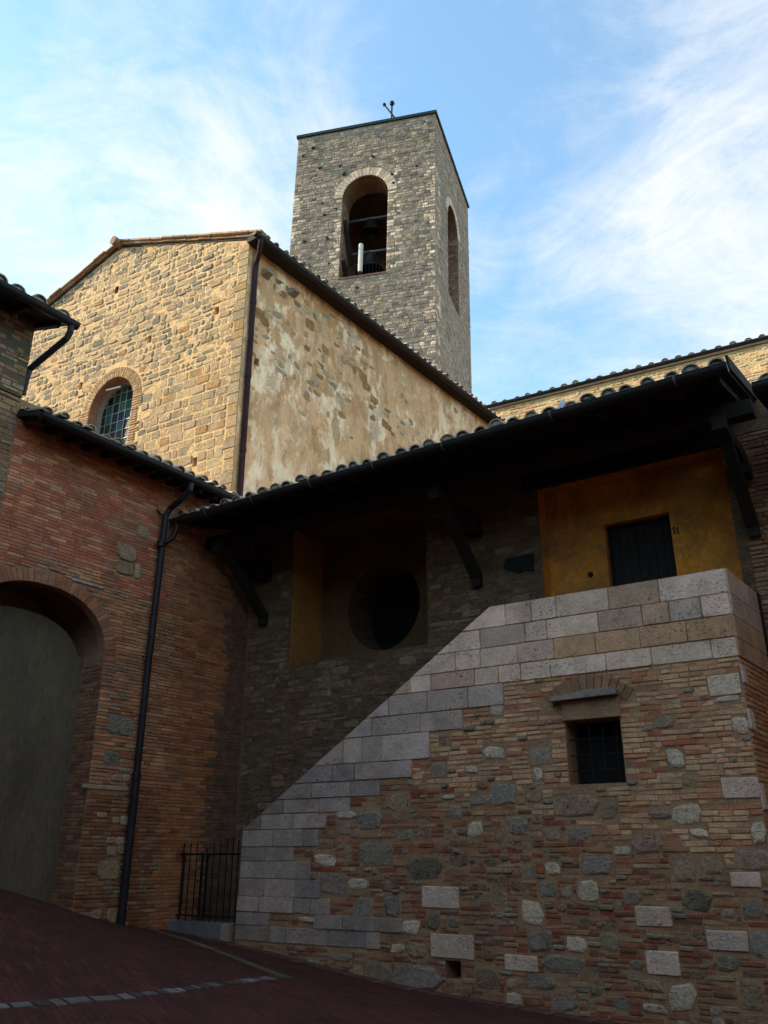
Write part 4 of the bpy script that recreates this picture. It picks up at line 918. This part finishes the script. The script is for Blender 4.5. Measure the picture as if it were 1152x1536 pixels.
# stained glass
gw = MB(); frm = MB()
def warch(k, n=24): return [(wu0_+k, 8.9)]+[(wu1_-k, 8.9)]+[wpt(pi*i/n, -k) for i in range(n+1)]
o1, o2 = warch(.0), warch(.07)
nn = len(o1)
frm.add([F.to(u, v, -.28) for u, v in o1]+[F.to(u, v, -.28) for u, v in o2]+[F.to(u, v, -.40) for u, v in o2], [(i, (i+1) % nn, nn+(i+1) % nn, nn+i) for i in range(nn)]+[(nn+i, nn+(i+1) % nn, 2*nn+(i+1) % nn, 2*nn+i) for i in range(nn)])
win = build('window', frm, M['came'], church)
fg = Facing(F.off(-.36), o2); gc = [(.006, .010, .010), (.012, .055, .022), (.02, .065, .09), (.03, .022, .014), (.010, .02, .04), (.03, .045, .015), (.04, .10, .09), (.008, .014, .012)]
z = 8.9; pw = .22
for j in range(14):
    for i in range(9):
        a = wu0_+i*pw*1.02; b = 8.9+j*.27; p = clip([(a+.008, b+.008), (a+pw, b+.008), (a+pw, b+.26), (a+.008, b+.26)], o2)
        if len(p) > 2: fg.mb.add([F.to(u, v, -.37) for u, v in p], [tuple(range(len(p)))], 0, random.choice(gc))
build('glass', fg.mb, M['glass'], win)
cm = MB()
for i in range(1, 9):
    a = wu0_+i*pw*1.02; q_ = band([(v_, u_) for u_, v_ in o2], a-.001, a+.001)
    if q_: cm.wbox(F, a-.007, a+.009, q_[0], q_[1], -.365, -.355)
for j in range(1, 14):
    b = 8.9+j*.27; q_ = band(o2, b-.001, b+.001)
    if q_: cm.wbox(F, q_[0], q_[1], b-.008, b+.006, -.366, -.353)
build('leading', cm, M['came'], win)
lt = MB(); lt.bar(F.to((wu0_+wu1_)/2-.25, wc-.30, -.02), F.to((wu0_+wu1_)/2+.15, wc-.26, -.12), .05, .04); build('window_stay', lt, M['came'], win)
# roof
rl_ = 14.0
for sgn in (1, -1):
    a = V(F.to(0 if sgn > 0 else -2*HW, (ze if sgn > 0 else ze-.15), .02)); ridge = V(F.to(-HW, apz, .02)); upv = (ridge-a); ln = upv.length; upv.normalize()
    al = V((NV.e[0], NV.e[1], 0)); nrv = (al.cross(upv) if sgn > 0 else upv.cross(al)).normalized()
    if nrv.z < 0: nrv = -nrv
    oh = .42 if sgn > 0 else .3
    st_ = a-upv*oh+nrv*.05
    nm_ = 'roof'
    if sgn > 0:
        r_ = pans(st_, rl_, ln+oh, al, upv, nrv, .05); ro = build('roof', r_, M['wood'], church)
        tl = tile_roof(st_+nrv*.0, 46, 11, rl_/46, (ln+oh)/11, .085, al, upv, nrv, 6); build('roof_tiles', tl, [M['tile'], M['bed']], ro)
    else:
        r_ = MB(); q4 = [st_, st_+al*rl_, st_+al*rl_+upv*(ln+oh), st_+upv*(ln+oh)]; r_.prism([tuple(p-nrv*.05) for p in q4], [tuple(p+nrv*.02) for p in q4]); ro = build('roof', r_, M['wood'], church)
        tl = tile_roof(st_+nrv*.0, 46, 11, rl_/46, (ln+oh)/11, .085, al, upv, nrv, 6); build('roof_tiles', tl, [M['tile'], M['bed']], ro)
    # verge: courses of terracotta slabs stepping out over the gable
    vg = MB(); k = int((ln+oh)/.42)
    for lay, (d1, zo) in enumerate(((.10, -.04), (.20, .015), (.27, .07))):
        for i in range(k):
            t0 = (ln+oh)*i/k; t1 = (ln+oh)*(i+1)/k-.012; dd_ = d1+random.uniform(-.02, .02)
            p = st_+nrv*(zo+random.uniform(-.008, .008)); fn_ = V((F.n[0], F.n[1], 0)); b0 = -fn_*.18
            A_ = [p+upv*t0+fn_*(dd_-.13), p+upv*t1+fn_*(dd_-.13), p+upv*t1+fn_*(dd_-.13)+nrv*.045, p+upv*t0+fn_*(dd_-.13)+nrv*.045]; B_ = [x+b0*1.6 for x in A_]
            if sgn < 0: A_, B_ = A_, B_
            vg.prism([tuple(x) for x in A_], [tuple(x) for x in B_], 0, pick((3, (.42, .24, .13)), (2, (.46, .34, .22)), (1, (.34, .2, .12)))())
    build('verge', vg, M['terra'], ro)
rc = MB(); 
for i in range(30):
    p = V(F.to(-HW, apz+.06, .3))+V((NV.e[0], NV.e[1], 0))*(i*.46); rc.tube([p, p+V((NV.e[0], NV.e[1], .02))*.5], [.13, .10], 10, 0, vary((.28, .17, .11), .2))
build('ridge_tiles', rc, M['tile'], church)
ga = NV.to(-.30, NV.pix(376, 350, .36)[1]+.03, .44); gb = NV.to(13.4, ga[2]+.02, .44); gch = build('gutter', gutter_mb(ga, gb, .085), M['gutter'], church)
fa = MB(); fa.wbox(NV, -.12, 13.4, ga[2]+.0, ga[2]+.16, .02, .36); build('eave_board', fa, M['wood'], church)
dp = MB(); pu_ = .16
dp.tube([NV.to(pu_-.22, ga[2]-.02, .44), NV.to(pu_-.22, ga[2]-.15, .44), NV.to(pu_-.12, ga[2]-.32, .30), NV.to(pu_-.02, ga[2]-.5, .12), NV.to(pu_, ga[2]-.65, .09), NV.to(pu_, 6.2, .09)], .062, 12)
for zz in (12.2, 10.2, 8.3): dp.tube([NV.to(pu_, zz-.05, .09), NV.to(pu_, zz+.05, .09)], .075, 12)
tag(build('downpipe', dp, M['redpipe'], church), 'maroon downpipe down the church corner')

# ================================================================== CHURCH WING (right)
wing = thing('church_wing', 'sunlit yellow stone wing under a long gutter, behind the porch roof at right', 'building', T.to(4, -1.5))
tg = T.pix(940, 561)[1]; tz1 = tg-.10
core = MB(); core.wbox(T, -.6, 14, -2, tz1, -7, -.004, 1)
fw_ = Facing(T, rect(-.6, 14, 9.5, tz1))
fw_.rows(10.5, tz1, lambda u, v: dict(h=(.07, .15), w=(.14, .40), g=.03, col=pick((4, (.50, .40, .25)), (2, (.42, .33, .21)), (1, (.48, .27, .15)), (1, (.52, .46, .33))), proud=(-.01, .02), rough=.22, m=0, jit=.16, inset=.02, tilt=.07), None, .01)
core.join(fw_.mb); 
pb = MB(); pb.wbox(T, -.6, .42, 12.5, tz1-.45, -.02, .05, 2); core.join(pb)
build('wall', core, [M['rubble'], M['mort_f'], M['bed']], wing)
upw = V((-T.n[0], -T.n[1], .31)).normalized(); rw = V((T.e[0], T.e[1], 0)); nw = rw.cross(upw).normalized()
P4 = V(T.to(-.9, tg+.02, .05)); ro = build('roof', pans(P4, 14.5, 7.6, rw, upw, nw, .05), M['wood'], wing)
tl = tile_roof(P4+nw*.02, 34, 16, 14.5/34, .47, .12, rw, upw, nw, 6); build('roof_tiles', tl, [M['tile'], M['bed']], ro)
gtw = build('gutter', gutter_mb(T.to(-.9, tg+.02, .10), T.to(13.8, tg+.04, .10), .075), M['gutter'], wing)
cn = MB(); cn.wbox(T, -.6, 14, tz1-.02, tz1+.10, -.1, .08, 0, (.3, .2, .13)); build('cornice', cn, M['terra'], wing)

# ================================================================== BELL TOWER
tower = thing('bell_tower', 'tall square grey stone bell tower with round-arched openings, rising behind the church', 'tower', TL.to(-3.6, -1, -3.5))
ZT = 34.62; ZB = 8.0
a0, a1 = -7.22, 7.03
def tfoot(v, ins=0.0):
    c0_ = V(TL.to(0, v)); cl = V(TL.to(a0, v)); cr_ = V(TR.to(a1, v)); cb_ = cl+cr_-c0_
    ct = (cl+cr_)*.5
    return [tuple(p+(ct-p)*ins) for p in (cl, c0_, cr_, cb_)]
core = MB(); core.prism(tfoot(ZT), tfoot(ZB))
inn = MB(); inn.prism(tfoot(ZT-1.6, .36), tfoot(24.2, .36))
s1 = TL.pix(508, 418); s2 = TL.pix(579, 408); tv = TL.pix(546, 263)[1]
tu0_, tu1_ = s1[0], s2[0]; sill = (s1[1]+s2[1])/2; tr_ = (tu1_-tu0_)/2
TA = arch_poly(tu0_, tu1_, sill, tv-tr_*1.05, tr_*1.05, 22)
ct1 = MB(); ct1.wpoly(TL, TA, -2.2, .4)
ct1b = MB(); ct1b.wpoly(TL, TA, -12, -5.0)
ru0 = TR.pix(671.5, 330)[0]; ru1 = TR.pix(686.5, 345)[0]; rcv = TR.pix(674.5, 303)[1]; rs = TR.pix(672, 437)[1]; rr_ = (ru1-ru0)/2
print('TR opening', ru0, ru1, rs, rcv, 'TL', tu0_, tu1_, sill, tv)
RA = arch_poly(ru0, ru1, rs, rcv-rr_, rr_, 22)
ct2 = MB(); ct2.wpoly(TR, RA, -2.2, .4)
wall = cut(core, [inn, ct1, ct2])
for i, f in enumerate(wall.f):
    P = [wall.v[j] for j in f]; c = [sum(p[k] for p in P)/len(P) for k in range(3)]
    d1 = (c[0]-TL.lean*(c[2]-TL.zt)-TL.O[0])*TL.n[0]+(c[1]-TL.O[1])*TL.n[1]; d2 = (c[0]-TR.lean*(c[2]-TR.zt)-TR.O[0])*TR.n[0]+(c[1]-TR.O[1])*TR.n[1]
    wall.m[i] = 1 if (abs(d1) < .02 or abs(d2) < .02) else 2
tc1 = pick((4, (.30, .27, .23)), (4, (.24, .22, .19)), (3, (.37, .335, .28)), (2, (.17, .158, .143)), (1, (.44, .37, .28)))
tlt = pick((3, (.68, .60, .48)), (2, (.56, .49, .39)), (1, (.52, .41, .30)))
tlt2 = pick((3, (.66, .60, .48)), (2, (.56, .50, .40)))
fa_ = Facing(TL, rect(a0, 0, 17, ZT), [TA]); fa_.mb = MB()
fa_.ring((tu0_+tu1_)/2, tv-tr_*1.05, tr_, tr_+.46, 0, pi, 22, (.015, .03), tlt2, 0, .012, 1.03)
def spec_tl(u, v):
    near = (tu0_-.55 < u < tu0_ or tu1_-.3 < u < tu1_+.45) and sill < v < tv; corner = u > -.62-.25*math.sin(v*7) and v < 31.5; lc = u < a0+.5 and v < 31
    c = tlt if ((near and random.random() < .7) or (corner and random.random() < .62) or (lc and random.random() < .4)) else tc1
    return dict(h=(.13, .22), w=(.16, .46), g=.03, col=c, proud=(-.004, .026), rough=.2, m=0, jit=.17, inset=.03, tilt=.06)
fa_.rows(17, ZT-.02, spec_tl, None, .01)
fb_ = Facing(TR, rect(0, a1, 17, ZT), [RA])
fb_.ring((ru0+ru1)/2, rcv-rr_, rr_, rr_+.42, 0, pi, 18, (.015, .03), tlt2, 0, .012)
fb_.rows(17, ZT-.02, lambda u, v: dict(h=(.13, .22), w=(.16, .46), g=.03, col=(tlt if u < .6 and v < 31.5 and random.random() < .55 else pick((3, (.36, .30, .24)), (3, (.31, .26, .21)), (1, (.42, .355, .28)))), proud=(-.004, .026), rough=.2, m=0, jit=.17, inset=.03, tilt=.06), None, .01)
wall.join(fa_.mb); wall.join(fb_.mb)
q_ = TL.to(tu0_, TL.zt); j1 = Wall((q_[0], q_[1]), 0, TL.lean, TL.zt); j1.e = (-TL.n[0], -TL.n[1]); j1.n = (j1.e[1], -j1.e[0])
q_ = TR.to(ru1, TR.zt, -1.28); j2 = Wall((q_[0], q_[1]), 0, TR.lean, TR.zt); j2.e = TR.n; j2.n = (j2.e[1], -j2.e[0])
jc = pick((3, (.27, .20, .14)), (2, (.23, .18, .14)), (2, (.32, .25, .18)), (1, (.20, .13, .09)))
for jw_, lo_, hi_ in ((j1, sill, tv-tr_*1.05), (j2, rs, rcv-rr_)):
    fj_ = Facing(jw_, rect(0, 1.27, lo_, hi_)); fj_.rows(lo_, hi_, lambda u, v: dict(h=(.14, .24), w=(.2, .5), g=.03, col=jc, proud=(-.004, .02), rough=.2, m=0, jit=.17, inset=.02, tilt=.04)); wall.join(fj_.mb)
build('wall', wall, [M['tower'], M['mort_t'], M['inner']], tower)
cp = MB(); f1 = tfoot(ZT+.02, -.022); f2_ = tfoot(ZT+.19, -.022); cp.prism(f2_, f1); build('cap', cp, M['cap'], tower)
sm = MB(); sm.wbox(TL, tu0_-.03, tu1_+.02, sill-.06, sill+.0, -1.0, .05, 0, (.27, .13, .10)); build('sill', sm, M['terra'], tower)
rlm = MB(); 
for i in range(13):
    u = tu0_+.1+i*(tu1_-tu0_-.2)/12; rlm.tube([TL.to(u, sill, -.55), TL.to(u, sill+1.05, -.55)], .014, 5)
rlm.tube([TL.to(tu0_, sill+1.05, -.55), TL.to(tu1_, sill+1.05, -.55)], .02, 6); build('railing', rlm, M['iron'], tower)
wm_ = MB()
for (v0, v1) in ((29.0, 27.2), (26.6, 25.4)): wm_.bar(TL.to(tu0_+.12, v0, -.25), TL.to(tu0_+.16, v1, -1.5), .12, .30)
build('shutter_plank', wm_, M['wood'], tower)
# bells on their steel beams
def bell(px, py, R, H, d, lab):
    u, v = TL.pix(px, py, d); b = thing('bell', lab, 'bell', TL.to(u, v-H, d), 'bells in the tower opening')
    bb = MB(); o = TL.to(u, v-H, d)
    bb.lathe(o, [(0, H*.9), (R*.30, H*.90), (R*.48, H*.86), (R*.55, H*.74), (R*.60, H*.5), (R*.70, H*.28), (R*.88, H*.10), (R, 0), (R*.93, -.01), (R*.82, H*.1), (R*.6, H*.4), (R*.45, H*.8), (0, H*.84)], 22); build('body', bb, M['bronze'], b, smooth=True)
    c_ = MB(); c_.tube([(o[0], o[1], o[2]+H*.8), (o[0], o[1], o[2]+H*.1), (o[0], o[1], o[2]+.0), (o[0], o[1], o[2]-.12)], [.02, .03, .07, .02], 8); build('clapper', c_, M['iron'], b)
    y_ = MB(); y_.wbox(TL, u-.16, u+.16, v-.10, v+.10, d-.1, d+.1); build('yoke', y_, M['steel'], b)
    s_ = MB(); s_.tube([TL.to(tu0_-.6, v+.09, d), TL.to(tu1_+.6, v+.09, d)], .065, 8); build('beam', s_, M['steel'], b)
bell(557, 330, .52, .85, -2.0, 'smaller dark bronze bell, the upper one in the tower arch')
bell(556, 380, .72, 1.15, -1.9, 'larger dark bronze bell, the lower one in the tower arch behind the white tube')
u, v = TL.pix(540, 408, -.15); an = thing('antenna', 'white vertical tube antenna standing on the sill of the bell opening', 'antenna', TL.to(u, sill, -.15))
vt2 = TL.pix(540, 367, -.15)[1]
am = MB(); am.tube([TL.to(u, v-.02, -.15), TL.to(u, v, -.15), TL.to(u, vt2-.05, -.15), TL.to(u, vt2, -.15)], [.09, .12, .12, .10], 14); build('tube', am, M['white'], an, smooth=False)
am = MB(); am.tube([TL.to(u, sill, -.15), TL.to(u, v, -.15)], .045, 8); am.bar(TL.to(u-.12, sill+.12, -.15), TL.to(u+.12, sill+.12, -.15), .05, .05); build('bracket', am, M['iron'], an)
# crossed rods with balls on the roof edge
def tp(px, py, d=-.6): 
    u, v = TL.pix(px, py, d); return TL.to(u, v, d)
ms = thing('roof_instrument', 'two crossed dark rods ending in balls on the tower roof edge', 'mast', tp(588, 181))
base_ = tp(587.5, 181)
m1 = MB(); m1.tube([tp(587, 187), tp(588, 156)], .045, 8); m1.lathe(tp(588, 155), [(0, -.14), (.10, -.10), (.14, 0), (.10, .10), (0, .14)], 12); build('upright_rod', m1, M['iron'], ms)
m1 = MB(); a_ = tp(595, 180); m1.tube([tp(599, 185), tp(577, 158)], .045, 8); m1.lathe(tp(576.5, 157), [(0, -.1), (.07, -.07), (.10, 0), (.07, .07), (0, .1)], 12); build('slanting_rod', m1, M['iron'], ms)
bx = tp(579, 182); m1 = MB(); m1.bar((bx[0]-.15, bx[1], ZT+.28), (bx[0]+.12, bx[1], ZT+.28), .25, .3); build('box', m1, M['cap'], ms)
# weeds in the tower masonry
wd = MB()
for i in range(90):
    t = random.uniform(0, 2*pi); l = random.uniform(.04, .11); a = V((max(-.07, min(.07, random.gauss(0, .035))), random.uniform(-.03, .03), max(-.05, min(.05, random.gauss(0, .03))))); dr = V((cos(t), -abs(sin(t))*.6-.2, random.uniform(-.7, .6))).normalized(); sd_ = dr.cross(V((0, 0, 1))).normalized()*.018
    wd.add([tuple(a), tuple(a+dr*l*.5+sd_), tuple(a+dr*l), tuple(a+dr*l*.5-sd_)], [(0, 1, 2, 3)])
wd.lathe((0, 0, 0), [(0, -.06), (.05, -.04), (.075, 0), (.05, .04), (0, .06)], 8)
spots = [(470, 223), (455, 235), (480, 253), (510, 250), (516, 262), (484, 306), (504, 314), (487, 323), (491, 358), (504, 363), (457, 363), (567, 205), (588, 262), (590, 275), (536, 432), (465, 400), (494, 396), (560, 236), (625, 250)]
w0 = None
for x, y in spots:
    u, v = TL.pix(x, y)
    if w0 is None: w0 = build('weed', wd, M['leaf']); o = w0; tag(o, 'small dark green weed tuft rooted in the tower stonework', 'weed', 'weeds growing on the bell tower')
    else: o = w0.copy(); C.objects.link(o)
    o.location = TL.to(u, v, .03); s_ = random.uniform(.5, 1.15); o.scale = (s_, s_, s_); o.rotation_euler = (0, random.uniform(-1, 1), 0)
fwd = MB()
for i in range(40):
    t = random.uniform(0, 2*pi); l = random.uniform(.06, .2); a = V((random.uniform(-.12, .12), random.uniform(-.03, .03), 0)); dr = V((cos(t)*.6, sin(t)*.3, 1)).normalized(); sd_ = dr.cross(V((0, 1, 0))).normalized()*.02
    fwd.add([tuple(a), tuple(a+dr*l*.5+sd_), tuple(a+dr*l), tuple(a+dr*l*.5-sd_)], [(0, 1, 2, 3)])
fwd.v = [tuple(V(p)+V(NV.to(.55, NV.pix(364, 740)[1]-.08, .08))) for p in fwd.v]
tag(build('weed', fwd, M['leaf'], base=NV.to(.55, 7.0, .08)), 'yellow-green weed beside the foot of the church downpipe', 'weed')

# ================================================================== HOUSES OUT OF THE PICTURE (unseen, added to shade the square and cut sky light)
def offhouse(x0, x1, y0, y1, h, lab, roofh=1.2):
    t = thing('shade_house', lab, 'building', ((x0+x1)/2, (y0+y1)/2, -1.8)); m = MB()
    A_ = [(x0, y0, h), (x1, y0, h), (x1, y1, h), (x0, y1, h)]; B_ = [(x, y, -3.2) for x, y, z in A_]; m.prism(A_, B_); build('wall', m, M['plain'], t)
    r = MB(); c = ((x0+x1)/2, (y0+y1)/2, h+roofh); e = .5; q = [(x0-e, y0-e, h-.05), (x1+e, y0-e, h-.05), (x1+e, y1+e, h-.05), (x0-e, y1+e, h-.05)]
    r.add(q+[c], [(0, 1, 4), (1, 2, 4), (2, 3, 4), (3, 0, 4), (3, 2, 1, 0)], 0, (.28, .17, .11)); build('roof', r, M['tile'], t)
    for side in range(4):
        a, b = A_[side], A_[(side+1) % 4]; L_ = sqrt((a[0]-b[0])**2+(a[1]-b[1])**2); k = max(1, int(L_/3)); d = V((b[0]-a[0], b[1]-a[1], 0)).normalized(); nn_ = V((d.y, -d.x, 0))
        z = .8
        while z < h-2:
            for i in range(k):
                p = V(a)+d*(L_*(i+.5)/k); p.z = z+.8; wmb = MB(); wmb.bar(p-d*.45+nn_*.03, p+d*.45+nn_*.03, .08, 1.4); build('shutter', wmb, M['door'], t)
            z += 3.2
offhouse(-13, 8, -17, -6.5, 7.0, 'unseen plain rendered house behind the camera, added to cut sky light')
offhouse(9.5, 18, -10, 5.0, 9.0, 'unseen plain rendered house right of the square, added to cut sky light')
offhouse(-23, -14.5, -12, 8, 12.0, 'unseen tall rendered house west of the square, added to shade it')
offhouse(-19.5, -10.6, 8.6, 13.6, 15.5, 'unseen tall rendered house behind the arch building, added to block the sun')
